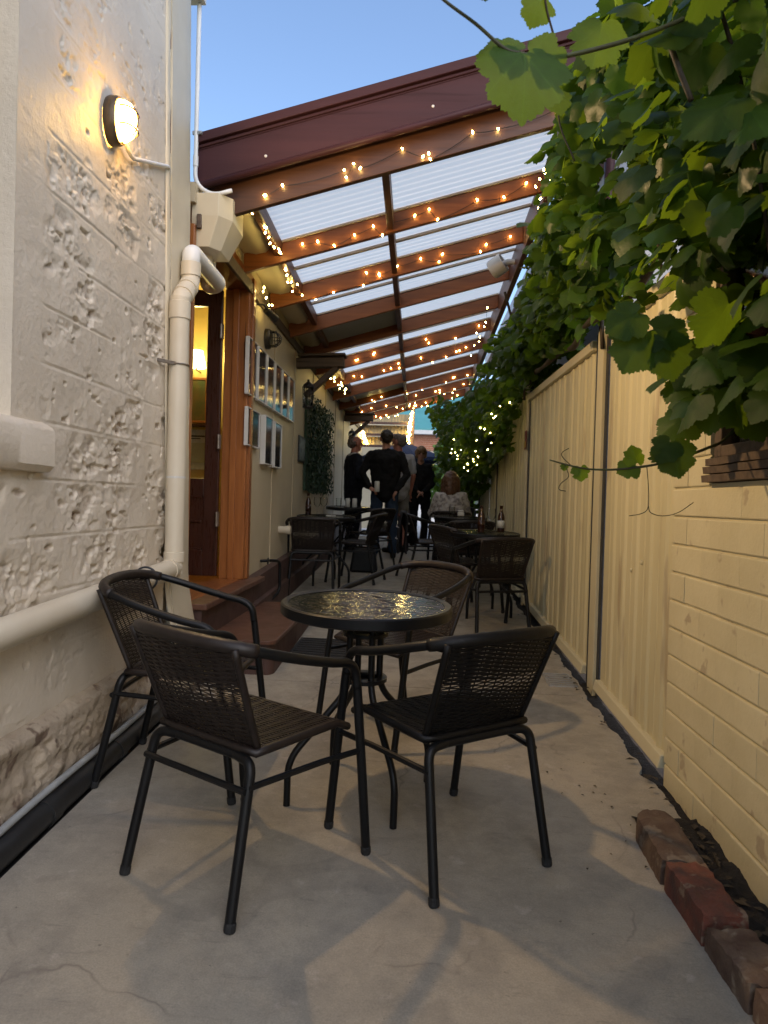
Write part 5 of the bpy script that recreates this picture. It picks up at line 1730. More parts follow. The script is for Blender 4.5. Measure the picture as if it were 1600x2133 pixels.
m_hair_dark = pm('dark_hair', (0.016, 0.012, 0.010), (0.028, 0.02, 0.016), 40, 0.5, 0.5, 120)
m_hair_grey = pm('grey_hair', (0.10, 0.075, 0.062), (0.16, 0.13, 0.115), 40, 0.5, 0.5, 120)
m_hair_fair = pm('fair_hair', (0.22, 0.13, 0.06), (0.12, 0.065, 0.03), 30, 0.5, 0.5, 120)
m_hair_brown = pm('brown_hair', (0.115, 0.058, 0.032), (0.065, 0.032, 0.018), 30, 0.45, 0.5, 120)
m_shoe = cloth('dark_shoe', (0.020, 0.014, 0.010), (0.012, 0.009, 0.007), 0.5)
m_eye = pm('eye_dark', (0.02, 0.015, 0.012), None, 5, 0.2, 0)
m_lip = pm('lip', (0.30, 0.10, 0.085), None, 5, 0.5, 0)


FOLD = bpy.data.textures.new('folds', 'CLOUDS'); FOLD.noise_scale = 0.085; FOLD.noise_depth = 2
LOCK = bpy.data.textures.new('locks', 'CLOUDS'); LOCK.noise_scale = 0.03; LOCK.noise_depth = 2


def remeshed(name, mb, mat, parent, vox=0.011, it=6, **kw):
    o = obj(name, mb, mat, parent, smooth=True, local=True, **kw)
    r = o.modifiers.new('skin', 'REMESH')
    r.mode = 'VOXEL'; r.voxel_size = vox; r.use_smooth_shade = True
    s = o.modifiers.new('smooth', 'SMOOTH')
    s.factor = 0.5; s.iterations = it
    if name in ('top', 'jacket', 'trousers', 'shorts'):          # soft folds in the cloth
        d = o.modifiers.new('folds', 'DISPLACE')
        d.texture = FOLD
        d.strength = 0.034
        d.mid_level = 0.5
    if name == 'hair':
        d = o.modifiers.new('locks', 'DISPLACE')
        d.texture = LOCK
        d.strength = 0.022
        d.mid_level = 0.5
    return o


def person(label, xy, rz, J, H=1.0, skin=None, top=None, bottom=None, hair=None, hair_style='short', shoes=True, jacket=False, shorts=False, collar=None, belly=0.0, head_yaw=0.0, short_sleeve=False, chest=1.0, group='people at the far end of the alley'):
    """J: joint overrides in the figure's own frame (x right, y ahead, z up), scaled by H"""
    j = dict(pel=(0, 0, 0.93), wai=(0, 0.0, 1.08), che=(0, -0.005, 1.30), nek=(0, -0.01, 1.47), hed=(0, 0.015, 1.63),
             shl=(-0.185, -0.005, 1.41), shr=(0.185, -0.005, 1.41), ell=(-0.245, -0.03, 1.14), elr=(0.245, -0.03, 1.14),
             wrl=(-0.25, 0.06, 0.90), wrr=(0.25, 0.06, 0.90), hil=(-0.095, 0, 0.91), hir=(0.095, 0, 0.91),
             knl=(-0.105, 0.02, 0.50), knr=(0.105, 0.02, 0.50), anl=(-0.11, -0.02, 0.085), anr=(0.11, -0.02, 0.085),
             tol=(-0.13, 0.14, 0.03), tor=(0.13, 0.14, 0.03), hnl=(-0.25, 0.09, 0.82), hnr=(0.25, 0.09, 0.82))
    j.update(J)
    j = {k: Vector(v) * H for k, v in j.items()}
    t = thing('person', label, 'person', (xy[0], xy[1], g(*xy)), group, rz)
    ORG[t.name] = Vector((0, 0, 0))
    hd = j['hed']
    Rz = Matrix.Translation(hd) @ Matrix.Rotation(head_yaw, 4, 'Z')

    def hp_(p):
        return Rz @ Vector(p)
    b = MB()
    # head: skull, jaw, nose, ears, brow
    b.cap(hp_((0, -0.025, 0.03)), hp_((0, 0.02, 0.035)), 0.082 * H, 0.078 * H, 16)
    b.cap(hp_((0, 0.02, -0.02)), hp_((0, 0.05, -0.075)), 0.066, 0.040, 14)
    b.cap(hp_((0, 0.098, 0.012)), hp_((0, 0.112, -0.022)), 0.010, 0.015, 8)
    b.cap(hp_((-0.03, 0.082, 0.03)), hp_((0.03, 0.082, 0.03)), 0.014, 0.014, 8)
    b.cap(hp_((-0.02, 0.082, -0.055)), hp_((0.02, 0.082, -0.055)), 0.012, 0.012, 8)
    for s in (-1, 1):
        b.cap(hp_((s * 0.082, -0.01, 0.025)), hp_((s * 0.084, -0.004, -0.025)), 0.017, 0.011, 8)
    b.cap(j['nek'] - Vector((0, 0, 0.04)), hd - Vector((0, 0.0, 0.05)), 0.060, 0.054, 12)
    b.cap(j['che'], j['pel'], 0.105, 0.11)
    hands = []
    for s, sh, el, wr, hn in ((-1, 'shl', 'ell', 'wrl', 'hnl'), (1, 'shr', 'elr', 'wrr', 'hnr')):
        b.cap(j['che'] + Vector((0, 0, 0.04)), j[sh], 0.08, 0.050)
        b.cap(j[sh], j[el], 0.049, 0.038); b.cap(j[el], j[wr], 0.038, 0.026)
        d = (j[hn] - j[wr]).normalized()
        side = d.cross(Vector((0, 1, 0.3))).normalized()
        up = side.cross(d).normalized()
        palm = j[wr] + d * 0.085
        b.cap(j[wr] + d * 0.02 - up * 0.012, palm - up * 0.02, 0.022, 0.019, 8)
        b.cap(j[wr] + d * 0.02 + up * 0.012, palm + up * 0.02, 0.022, 0.019, 8)
        for q, (oo, L) in enumerate(((-0.030, 0.062), (-0.010, 0.075), (0.011, 0.070), (0.031, 0.054))):
            p0 = palm + up * oo
            p1 = p0 + d * L * 0.55 + side * 0.010 * s
            p2 = p1 + d * L * 0.35 + side * 0.028 * s
            b.cap(p0 - d * 0.02, p1, 0.0095, 0.0088, 7); b.cap(p1, p2, 0.0088, 0.0075, 7)
        b.cap(j[wr] + d * 0.03 - up * 0.02, j[wr] + d * 0.075 - up * 0.052 + side * 0.012 * s, 0.013, 0.010, 7)
    for s, hi, kn, an, to in ((-1, 'hil', 'knl', 'anl', 'tol'), (1, 'hir', 'knr', 'anr', 'tor')):
        b.cap(j['pel'], j[hi], 0.10, 0.09)
        b.cap(j[hi], j[kn], 0.082, 0.056); b.cap(j[kn], j[an], 0.056, 0.038); b.cap(j[an] - Vector((0, 0, 0.03)), j[to], 0.036, 0.026)
    remeshed('body', b, skin or m_skin, t, 0.0085, 4)
    # eyes and mouth
    e = MB()
    for s in (-1, 1):
        e.sphere(hp_((s * 0.031, 0.086, 0.008)), 0.011, 8, 5, (1.2, 0.7, 0.6))
    obj('eye', e, m_eye, t, local=True, smooth=True)
    obj('mouth', MB().sphere(hp_((0, 0.093, -0.052)), 0.02, 8, 5, (1, 0.35, 0.25)), m_lip, t, local=True, smooth=True)
    # top
    c = MB()
    zlow = -0.10 if jacket else -0.055
    c.cap(j['che'] + Vector((-0.085, 0, 0.05)), j['wai'] + Vector((-0.07, 0, 0)), 0.112 * chest, 0.108 + belly * 0.5)
    c.cap(j['che'] + Vector((0.085, 0, 0.05)), j['wai'] + Vector((0.07, 0, 0)), 0.112 * chest, 0.108 + belly * 0.5)
    c.cap(j['che'] + Vector((0, 0.0, 0)), j['wai'] + Vector((0, 0.02 + belly, 0)), 0.125 * chest, 0.12 + belly)
    c.cap(j['wai'] + Vector((-0.06, 0, 0)), j['pel'] + Vector((-0.075, 0, 0.0 + zlow)), 0.112 + belly * 0.5, 0.112)
    c.cap(j['wai'] + Vector((0.06, 0, 0)), j['pel'] + Vector((0.075, 0, 0.0 + zlow)), 0.112 + belly * 0.5, 0.112)
    c.cap(j['wai'], j['pel'] + Vector((0, -0.015, zlow)), 0.125 + belly * 0.5, 0.128)
    c.cap(j['che'] + Vector((0, -0.01, 0.10)), j['nek'] - Vector((0, 0, 0.01)), 0.085, 0.066)
    for sh, el, wr in (('shl', 'ell', 'wrl'), ('shr', 'elr', 'wrr')):
        c.cap(j['che'] + Vector((0, 0, 0.07)), j[sh], 0.095, 0.066)
        if short_sleeve:
            c.cap(j[sh], j[sh].lerp(j[el], 0.72), 0.068, 0.062)
        else:
            c.cap(j[sh], j[el], 0.067, 0.056); c.cap(j[el], j[wr].lerp(j[el], 0.04), 0.056, 0.042)
    remeshed('jacket' if jacket else 'top', c, top, t, 0.011, 7)
    if collar:
        cl_ = MB().tube([j['nek'] + Vector((0.070 * math.cos(a), 0.068 * math.sin(a), 0.0 + 0.012 * math.cos(a * 2))) for a in np.linspace(0, 2 * PI, 18, endpoint=False)], 0.016, 8, closed=True)
        obj('collar', cl_, collar, t, local=True, smooth=True)
    # trousers
    p = MB()
    p.cap(j['pel'] + Vector((-0.06, 0, 0.05)), j['pel'] + Vector((0.06, 0, 0.05)), 0.112, 0.112)
    for hi, kn, an in (('hil', 'knl', 'anl'), ('hir', 'knr', 'anr')):
        p.cap(j['pel'] + Vector((0, -0.01, 0.02)), j[hi], 0.11, 0.104)
        if shorts:
            p.cap(j[hi], j[kn] + Vector((0, 0, 0.02)), 0.102, 0.088)
        else:
            p.cap(j[hi], j[kn], 0.101, 0.072); p.cap(j[kn], j[an] + Vector((0, 0, 0.02)), 0.072, 0.063)
    remeshed('shorts' if shorts else 'trousers', p, bottom, t, 0.011, 6)
    if shoes:
        for an, to in (('anl', 'tol'), ('anr', 'tor')):
            s_ = MB()
            dirn = (j[to] - j[an]); dirn.z = 0
            heel = j[an] - dirn.normalized() * 0.045
            s_.cap((heel.x, heel.y, j[to].z + 0.012), (j[to].x, j[to].y, j[to].z + 0.005), 0.043, 0.040)
            s_.cap(j[an], (j[an].x, j[an].y, j[an].z - 0.03), 0.046, 0.046)
            remeshed('shoe', s_, m_shoe, t, 0.010, 4)
    h = MB()
    if hair_style == 'short':
        h.cap(hp_((0, -0.035, 0.045)), hp_((0, 0.015, 0.062)), 0.086 * H, 0.078 * H, 16)
        h.cap(hp_((0, -0.055, 0.0)), hp_((0, -0.05, 0.05)), 0.070, 0.080, 14)
    elif hair_style == 'receding':
        h.cap(hp_((0, -0.055, 0.0)), hp_((0, -0.045, 0.04)), 0.072, 0.076, 14)
        for s in (-1, 1):
            h.cap(hp_((s * 0.045, -0.04, 0.01)), hp_((s * 0.05, -0.01, 0.03)), 0.045, 0.034, 10)
    elif hair_style == 'bowl':
        h.cap(hp_((0, -0.03, 0.045)), hp_((0, 0.022, 0.058)), 0.097, 0.090, 16)
        for s in (-1, 1):
            h.cap(hp_((s * 0.055, -0.02, 0.04)), hp_((s * 0.068, 0.005, -0.035)), 0.055, 0.034, 10)
        h.cap(hp_((0, -0.05, 0.02)), hp_((0, -0.055, -0.05)), 0.085, 0.066, 12)
        h.cap(hp_((-0.04, 0.068, 0.072)), hp_((0.045, 0.070, 0.066)), 0.028, 0.026, 10)
    else:                                           # bob to the shoulders
        h.cap(hp_((0, -0.03, 0.045)), hp_((0, 0.02, 0.055)), 0.098, 0.090, 16)
        h.cap(hp_((0, -0.055, 0.03)), hp_((0.0, -0.065, -0.12)), 0.096, 0.090, 14)
        for s in (-1, 1):
            h.cap(hp_((s * 0.06, -0.03, 0.02)), hp_((s * 0.075, -0.03, -0.13)), 0.060, 0.055, 12)
    remeshed('hair', h, hair, t, 0.0085, 3)
    return t


# man in black jumper, back to the camera, hands behind his hips
pM = (-0.47, 10.2)
person('man in black jumper and blue jeans standing with his back to the camera', pM, 0.0,
       dict(ell=(-0.315, -0.06, 1.16), wrl=(-0.205, -0.10, 0.965), hnl=(-0.12, -0.135, 0.915),
            elr=(0.30, -0.05, 1.15), wrr=(0.165, -0.135, 0.93), hnr=(0.12, -0.165, 0.84),
            anl=(-0.125, -0.02, 0.085), anr=(0.135, -0.02, 0.085), knl=(-0.125, 0.0, 0.5), knr=(0.115, 0.01, 0.5),
            shl=(-0.205, -0.005, 1.405), shr=(0.205, -0.005, 1.405)), 1.035, m_skin, m_blackknit, m_jeans, m_hair_dark, 'short', belly=0.055, chest=1.34, head_yaw=0.25)
can(-0.575, 10.045, g(*pM) + 0.935, m_white_can, 'tall white drink can in a cooler held behind his back by the man in black', 'drink_can', 0.036, 0.15)
# man in navy suit, ruddy face, turned to the right
pN = (-0.98, 10.85)
person('man in dark navy suit with ruddy face turned to the right by the hedge panel', pN, -1.15,
       dict(ell=(-0.25, 0.02, 1.16), wrl=(-0.14, 0.20, 1.06), hnl=(-0.10, 0.28, 1.05), elr=(0.26, -0.02, 1.13), wrr=(0.22, 0.16, 0.98), hnr=(0.20, 0.25, 0.97)),
       1.0, m_skin_ruddy, m_navy, m_navy, m_hair_grey, 'receding', jacket=True, belly=0.03, chest=1.08, collar=m_white_cloth)
can(-0.62, 10.78, g(*pN) + 1.03, m_red_can, 'dark red can held in front of the man in the navy suit', 'drink_can')
# man in pale polo and shorts beyond
pP = (-0.31, 11.0)
person('man in pale polo shirt and stone shorts standing beyond the man in black', pP, 0.55,
       dict(ell=(-0.27, 0.05, 1.15), wrl=(-0.16, 0.24, 1.08), hnl=(-0.13, 0.32, 1.08), anl=(-0.12, -0.02, 0.085), anr=(0.12, -0.02, 0.085),
            shl=(-0.205, -0.005, 1.405), shr=(0.205, -0.005, 1.405)),
       1.03, m_skin_ruddy, m_polo, m_shorts, m_hair_grey, 'short', shorts=True, belly=0.04, collar=m_polo, short_sleeve=True, chest=1.12, head_yaw=0.5)
# woman facing the camera
pW = (0.03, 12.3)
person('woman with short fair hair in black facing the camera, hands clasped', pW, PI + 0.05,
       dict(ell=(-0.235, 0.03, 1.13), wrl=(-0.06, 0.17, 0.95), hnl=(0.02, 0.195, 0.91), elr=(0.235, 0.03, 1.13), wrr=(0.065, 0.165, 0.965), hnr=(-0.01, 0.20, 0.93),
            shl=(-0.165, -0.005, 1.40), shr=(0.165, -0.005, 1.40), anl=(-0.085, -0.02, 0.085), anr=(0.085, -0.02, 0.085)),
       0.95, m_skin, m_blackknit, m_blackknit, m_hair_fair, 'bowl', chest=0.92)
# seated woman, back to the camera
pS = (0.42, 9.35)
person('seated woman with brown bob and white patterned top, back to the camera', pS, 0.0,
       dict(pel=(0, -0.02, 0.50), wai=(0, -0.05, 0.68), che=(0, -0.04, 0.90), nek=(0, -0.02, 1.07), hed=(0, 0.01, 1.21),
            shl=(-0.17, -0.03, 1.0), shr=(0.17, -0.03, 1.0), ell=(-0.25, 0.08, 0.76), elr=(0.25, 0.08, 0.76), wrl=(-0.16, 0.27, 0.76), wrr=(0.16, 0.27, 0.76),
            hnl=(-0.12, 0.36, 0.76), hnr=(0.12, 0.36, 0.76), hil=(-0.095, 0.0, 0.53), hir=(0.095, 0.0, 0.53), knl=(-0.10, 0.42, 0.52), knr=(0.10, 0.42, 0.52),
            anl=(-0.10, 0.40, 0.09), anr=(0.10, 0.40, 0.09), tol=(-0.11, 0.55, 0.03), tor=(0.11, 0.55, 0.03)),
       0.93, m_skin, m_pattern, m_blackknit, m_hair_brown, 'bob', head_yaw=-0.15)

# ================================================================== FAR END OF THE ALLEY
z0 = g(0, 13.5)
vr = thing('far_verandah', 'small verandah with curved cream iron roof outlined by fairy lights at the far end', 'verandah', (-0.75, 16, z0))
m_iron = pm('cream_iron', (0.33, 0.245, 0.115), (0.26, 0.19, 0.085), 3, 0.5, 0.05)
for k, (za, zb_) in enumerate(((2.95, 3.22), (2.68, 2.95), (2.42, 2.68))):
    n = 80
    xs_ = np.linspace(-1.36, -0.24, n)
    P = np.zeros((n, 9, 3))
    for j in range(9):
        a = j / 8
        P[:, j, 0] = xs_
        P[:, j, 1] = 16.1 + 0.30 * math.sin(a * PI / 2) - 0.10 * k + 0.008 * np.sin(xs_ * 2 * PI / 0.076)
        P[:, j, 2] = za + (zb_ - za - 0.03) * (1 - (1 - a) ** 1.6)
    obj('roof_sheet', MB().grid(P), m_iron, vr, smooth=True)
    obj('batten', MB().box(-1.40, -0.20, 16.02 - 0.1 * k, 16.08 - 0.1 * k, za - 0.03, za + 0.02), m_maroon_dull, vr, bevel=0.004)
for x in (-1.40, -0.17):
    obj('post', MB().box(x - 0.045, x + 0.045, 15.96, 16.05, z0, 3.35), m_rafter_y if x < -1 else m_maroon_dull, vr, bevel=0.004)
obj('back_wall', MB().box(-3.0, -0.2, 17.6, 17.7, z0, 3.3), m_wall_cream, vr)
# teal roofed brick shop
shp = thing('teal_roofed_building', 'brick building with teal iron roof and white gutter beyond the alley end', 'building', (2, 26, z0))
m_teal = pm('teal_roof', (0.10, 0.33, 0.31), (0.085, 0.29, 0.275), 2, 0.5, 0.05)
m_orange_brick = pm('orange_brick', (0.42, 0.19, 0.11), (0.36, 0.15, 0.085), 8, 0.8, 0.2, 30)
obj('roof', MB().prism([(25.4, 3.72), (31, 6.4), (31, 6.5), (25.4, 3.80)], -1.2, 8.0, 'X'), m_teal, shp)
obj('gutter', MB().box(-1.3, 8.0, 25.28, 25.42, 3.60, 3.74), m_frame_white, shp, bevel=0.01)
for c in range(8):
    obj('brick_course', MB().box(-1.1, 7.8, 25.6, 25.8, 3.02 + 0.073 * c, 3.02 + 0.073 * c + 0.066), m_orange_brick, shp)
obj('wall', MB().box(-1.1, 7.8, 25.62, 25.9, z0, 3.62), m_frame_white, shp)
vl = MB()
xs_ = np.linspace(-1.2, 7.9, 182)
for k in range(181):
    x = (xs_[k] + xs_[k + 1]) / 2
    dz = 0.05 * abs(math.sin(k * PI / 6))
    vl.box(xs_[k] + 0.004, xs_[k + 1] - 0.004, 25.1, 25.115, 2.78 - dz, 3.0)
obj('valance', vl, m_lath, shp)
obj('shop_window', MB().box(0.9, 2.4, 25.55, 25.6, z0 + 0.6, 2.4), m_pane, shp)
# white courtyard wall
cwl = thing('white_court_wall', 'bright white rendered courtyard wall behind the umbrella', 'wall', (-1, 21, z0))
m_wr = pm('white_render', (0.80, 0.79, 0.76), (0.76, 0.75, 0.72), 3, 0.7, 0.1)
obj('wall', MB().box(-6, -0.3, 21, 21.2, z0, 2.45), m_wr, cwl)
obj('coping', MB().box(-6.05, -0.25, 20.95, 21.25, 2.45, 2.55), m_frame_white, cwl, bevel=0.01)
# navy umbrella
um = thing('navy_umbrella', 'open navy market umbrella behind the standing people', 'umbrella', (-0.28, 14.9, z0))
n = 8
apex = Vector((-0.28, 14.9, 2.43))
ring = [Vector((-0.28 + 1.0 * math.cos(2 * PI * k / n + 0.2), 14.9 + 1.0 * math.sin(2 * PI * k / n + 0.2), 2.10)) for k in range(n)]
V = [apex] + ring + [r + Vector((0, 0, -0.06)) for r in ring]
m_navyc = cloth('navy_canvas', (0.018, 0.026, 0.055), (0.014, 0.02, 0.042))
cn = obj('canopy', MB().add(V, [(0, 1 + k, 1 + (k + 1) % n) for k in range(n)] + [(1 + k, 9 + k, 9 + (k + 1) % n, 1 + (k + 1) % n) for k in range(n)]), m_navyc, um)
obj('pole', MB().tube([(-0.28, 14.9, z0), (-0.28, 14.9, 2.48)], 0.019, 10), m_black_metal, um)
for r in ring:
    obj('rib', MB().tube([tuple(apex - Vector((0, 0, 0.03))), tuple(r - Vector((0, 0, 0.02)))], 0.008, 5), m_black_metal, um)
obj('base', MB().lathe([(0.25, 0), (0.25, 0.05), (0.05, 0.09)], 20, (-0.28, 14.9, z0 + 0.022)), m_black, um)

# ================================================================== GRAPE VINE
def leaf_outline(seed):
    r = random.Random(seed)
    half = [(0.03, 0.0), (0.10, -0.10), (0.22, -0.16), (0.33, -0.13), (0.42, -0.075), (0.485, -0.04), (0.53, 0.03), (0.60, 0.08), (0.61, 0.15), (0.665, 0.23), (0.635, 0.30), (0.60, 0.355), (0.545, 0.39), (0.475, 0.42),
            (0.485, 0.485), (0.53, 0.545), (0.495, 0.60), (0.49, 0.665), (0.415, 0.70), (0.365, 0.735), (0.30, 0.735), (0.275, 0.79), (0.20, 0.825), (0.155, 0.88), (0.075, 0.905), (0.0, 0.97)]
    jit = lambda p: (p[0] * r.uniform(0.93, 1.07), p[1] + r.uniform(-0.02, 0.02))
    R_ = [jit(p) for p in half]
    L_ = [(-a, b) for a, b in [jit(p) for p in half[:-1]]][::-1]
    return R_ + L_


def toothed(out, seed):
    r = random.Random(seed + 9)
    res = []
    m = len(out)
    for i in range(m):
        a, b = out[i], out[(i + 1) % m]
        res.append(a)
        if i == m - 1 or math.hypot(a[0], a[1]) < 0.12 or math.hypot(b[0], b[1]) < 0.12:
            res.append(((a[0] + b[0]) / 2, (a[1] + b[1]) / 2))
            continue
        mx, my = a[0] * 0.42 + b[0] * 0.58, a[1] * 0.42 + b[1] * 0.58
        d = math.hypot(mx, my - 0.3) or 1
        k = r.uniform(0.020, 0.045)
        res.append((mx + mx / d * k, my + (my - 0.3) / d * k))
    return res


def leaf_geo(seed, fine=False):
    """verts (n,3), faces: a veined, folded, slightly cupped five-lobed leaf of unit length"""
    r = random.Random(seed + 100)
    out = leaf_outline(seed)
    if fine:
        out = toothed(out, seed)
    fold, droop, wave = r.uniform(0.05, 0.40), r.uniform(0.10, 0.45), r.uniform(0.02, 0.055)
    ph = r.uniform(0, 6)
    V = [(0, 0.0), (0, 0.30), (0, 0.60)] + out
    inner = [(x * 0.55, 0.3 + (y - 0.3) * 0.55) for x, y in out[::2]]

    def z(x, y):
        return -fold * abs(x) ** 1.3 - droop * (y - 0.2) ** 2 + wave * math.sin(2.6 * math.atan2(x, y - 0.3) + ph) * math.hypot(x, y - 0.3) + wave * 0.7 * math.sin(5 * x + ph) * math.sin(4.4 * y + ph)
    vs = [(0, 0.3)] + inner + out
    n, m = len(inner), len(out)
    Fc = []
    for i in range(n):
        a, b = 1 + i, 1 + (i + 1) % n
        Fc.append((0, a, b))
        o0, o1, o2 = 1 + n + (2 * i) % m, 1 + n + (2 * i + 1) % m, 1 + n + (2 * i + 2) % m
        if i == n - 1:
            Fc.append((a, o0, o1, b) if m % 2 == 0 else (a, o0, b))
            if m % 2 == 0: Fc.append((b, o1, 1 + n))
        else:
            Fc += [(a, o0, o1), (a, o1, b), (b, o1, o2)]
    return np.array([(x, y, z(x, y)) for x, y in vs]), Fc


LEAFGEO = [leaf_geo(s) for s in range(6)]
LEAFFINE = [leaf_geo(s, True) for s in range(6)]


def leaf_mesh(k, tone, name='leaf', mat=None):
    V, Fc = LEAFFINE[k]
    me = bpy.data.meshes.new(name)
    me.from_pydata(V.tolist(), [], Fc)
    me.materials.append(mat or m_leaf_near)
    me.polygons.foreach_set('use_smooth', [True] * len(me.polygons))
    at = me.attributes.new('tone', 'FLOAT', 'POINT')
    at.data.foreach_set('value', np.full(len(V), tone, dtype=np.float32))
    return me


LEAFME = [leaf_mesh(k % 6, t) for k, t in enumerate((0.05, 0.25, 0.4, 0.55, 0.75, 1.0, 0.15, 0.5, 0.9, 0.35, 0.65, 0.8))]


def leaf_frame(n, tip):
    n = Vector(n).normalized()
    t = Vector(tip); t = t - n * t.dot(n)
    t = t.normalized() if t.length > 1e-4 else n.orthogonal().normalized()
    x = t.cross(n)
    return Matrix((x, t, n)).transposed()


def foliage(name, items, parent, mat):
    """many leaves in one mesh: items (pos, 3x3 frame, size, tone, variant)"""
    VV, FF, TT = [], [], []
    k = 0
    for pos, M, s, tone, v in items:
        V, Fc = LEAFGEO[v]
        A = V * s @ np.array(M).T + np.array(pos)
        VV.append(A); TT.append(np.full(len(V), tone, dtype=np.float32))
        FF.extend([tuple(i + k for i in f) for f in Fc])
        k += len(V)
    VV = np.concatenate(VV) - np.array(ORG[parent.name])
    me = bpy.data.meshes.new(name)
    me.from_pydata(VV.tolist(), [], FF)
    me.materials.append(mat)
    me.polygons.foreach_set('use_smooth', [True] * len(me.polygons))
    at = me.attributes.new('tone', 'FLOAT', 'POINT')
    at.data.foreach_set('value', np.concatenate(TT))
    o = bpy.data.objects.new(name, me); COL.objects.link(o)
    o.parent = parent; o['kind'] = 'stuff'
    return o


vine = thing('grape_vine', 'leafy grape vine spilling over the brick wall and cream steel fence along the right side', 'vine', (1.05, 5, 0.2))
#        y    xin   zlo   zhi
CAN = [(1.25, 0.40, 1.62, 3.3), (1.6, 0.42, 1.60, 3.5), (2.0, 0.48, 1.66, 3.6), (2.5, 0.56, 1.86, 3.6), (3.0, 0.56, 2.05, 3.5), (3.6, 0.55, 2.18, 3.45), (4.2, 0.57, 2.26, 3.35),
       (5.0, 0.70, 2.30, 3.02), (6.0, 0.74, 2.32, 2.98), (7.0, 0.62, 2.28, 3.02), (7.5, 0.58, 1.78, 3.02), (8.2, 0.56, 1.72, 3.0), (9.2, 0.50, 1.72, 2.92), (10.2, 0.40, 1.50, 2.86), (11.2, 0.28, 1.25, 2.84),
       (12.2, 0.22, 0.95, 2.84), (13.3, 0.26, 0.75, 2.84)]
CY = np.array(CAN)


def canopy(y):
    return [float(np.interp(y, CY[:, 0], CY[:, k])) for k in (1, 2, 3)]


r_ = random.Random(77)
big, rest = [], []


def add_leaf(p, s, near, r):
    # leaves face the light coming from above the alley and hang with their tips down
    n = Vector((r.gauss(-0.55, 0.45), r.gauss(-0.35, 0.5), r.gauss(0.45, 0.45)))
    tip = Vector((r.gauss(-0.25, 0.5), r.gauss(-0.1, 0.5), r.gauss(-0.9, 0.4)))
    M = leaf_frame(n, tip)
    it = (p, M, s, r.random(), r.randrange(6))
    (big if near else rest).append(it)


def dens(x, y, z):
    return float(fbm(np.array(y * 2.1 + x * 0.9), np.array(z * 2.6 - x), 91, 3))


cnt = 0
for (ya, yb, N_, smin, smax, thr) in ((1.28, 4.15, 2200, 0.058, 0.120, 0.415), (4.15, 9.0, 3000, 0.055, 0.105, 0.415), (9.0, 13.4, 2400, 0.065, 0.11, 0.31)):
    k = 0
    tries = 0
    while k < N_ and tries < N_ * 14:
        tries += 1
        y = r_.uniform(ya, yb)
        xin, zlo, zhi = canopy(y)
        x = xin + (1.13 - xin) * (r_.random() ** 0.8)
        z = r_.uniform(zlo, zhi)
        t = (1.13 - x) / (1.13 - xin)
        mid = (zlo + zhi) / 2
        # rounded outline towards the alley
        if abs(z - mid) > (zhi - zlo) / 2 * math.sqrt(max(0.03, 1 - t ** 2.4)) * r_.uniform(0.86, 1.08):
            continue
        if dens(x, y, z) < thr + 0.06 * (r_.random() - 0.5):
            continue
        if y < 4.15 and 2.55 < y and x > 0.97 and z < 2.1:
            continue
        if x > 0.99 and z < 2.30 + (y > 7) * 0.05 and y > 2.9:
            x = r_.uniform(0.80, 0.98)
        # thin spot in the foliage, the pale shed shows through
        if abs(x / y - 0.257) < 0.030 and abs((z - 1.198) / y - 0.452) < 0.055 and r_.random() < 0.9:
            continue
        add_leaf((x, y, z), r_.uniform(smin, smax), False, r_)
        k += 1
# the spray that leans out under the far rafters
for i in range(320):
    y = r_.uniform(10.8, 13.2)
    z = r_.uniform(2.25, 2.84)
    xl = 0.10 + (2.84 - z) * 0.55
    add_leaf((r_.uniform(xl, 0.65), y, z - 0.02 * (y - 10.8)), r_.uniform(0.065, 0.11), False, r_)
# trails hanging over the top of the window
for i in range(48):
    y = r_.uniform(1.7, 2.5); x = r_.uniform(0.80, 1.0)
    add_leaf((x, y, r_.uniform(1.50, 1.75)), r_.uniform(0.09, 0.14), False, r_)
allp = rest
allp.sort(key=lambda it: (it[0][0] ** 2 + it[0][1] ** 2 + (it[0][2] - 1.2) ** 2) ** 0.5 / it[2])
near_items, rest = allp[:255], allp[255:]


def leaf_obj(p, M, s, v):
    o = bpy.data.objects.new('leaf', LEAFME[v]); COL.objects.link(o)
    o.parent = vine
    o.matrix_local = Matrix.Translation(Vector(p) - ORG['grape_vine']) @ M.to_4x4() @ Matrix.Diagonal((s, s, s, 1))
    return o


for p, M, s, tone, v in near_items:
    leaf_obj(p, M, s, int(tone * 11.99))
foliage('foliage', rest, vine, m_leaf)

# canes: the one crossing the sky, the low shoot, the woody arms on top of the fence
cane = [(0.019, 1.25, 2.061), (0.075, 1.25, 2.02), (0.124, 1.25, 1.979), (0.157, 1.25, 1.969), (0.205, 1.27, 1.975), (0.265, 1.3, 2.002), (0.383, 1.4, 2.091), (0.50, 1.5, 2.19), (0.60, 1.62, 2.30), (0.80, 1.8, 2.45)]
obj('cane', MB().tube(bez([(-0.02, 1.25, 2.10)] + cane, 6), [0.0026 + 0.00004 * i for i in range(len(cane) * 6 + 1)], 8), m_greenstem, vine, smooth=True)
shoot = [(0.394, 2.2, 1.338), (0.46, 2.2, 1.322), (0.524, 2.2, 1.313), (0.617, 2.2, 1.317), (0.73, 2.2, 1.337), (0.80, 2.22, 1.36), (0.875, 2.25, 1.388), (0.952, 2.3, 1.423), (1.0, 2.3, 1.50), (0.99, 2.2, 1.66)]
pts = bez(shoot, 6)
obj('cane', MB().tube(pts, [0.0022 + 0.00007 * i for i in range(len(pts))], 8), m_greenstem, vine, smooth=True)
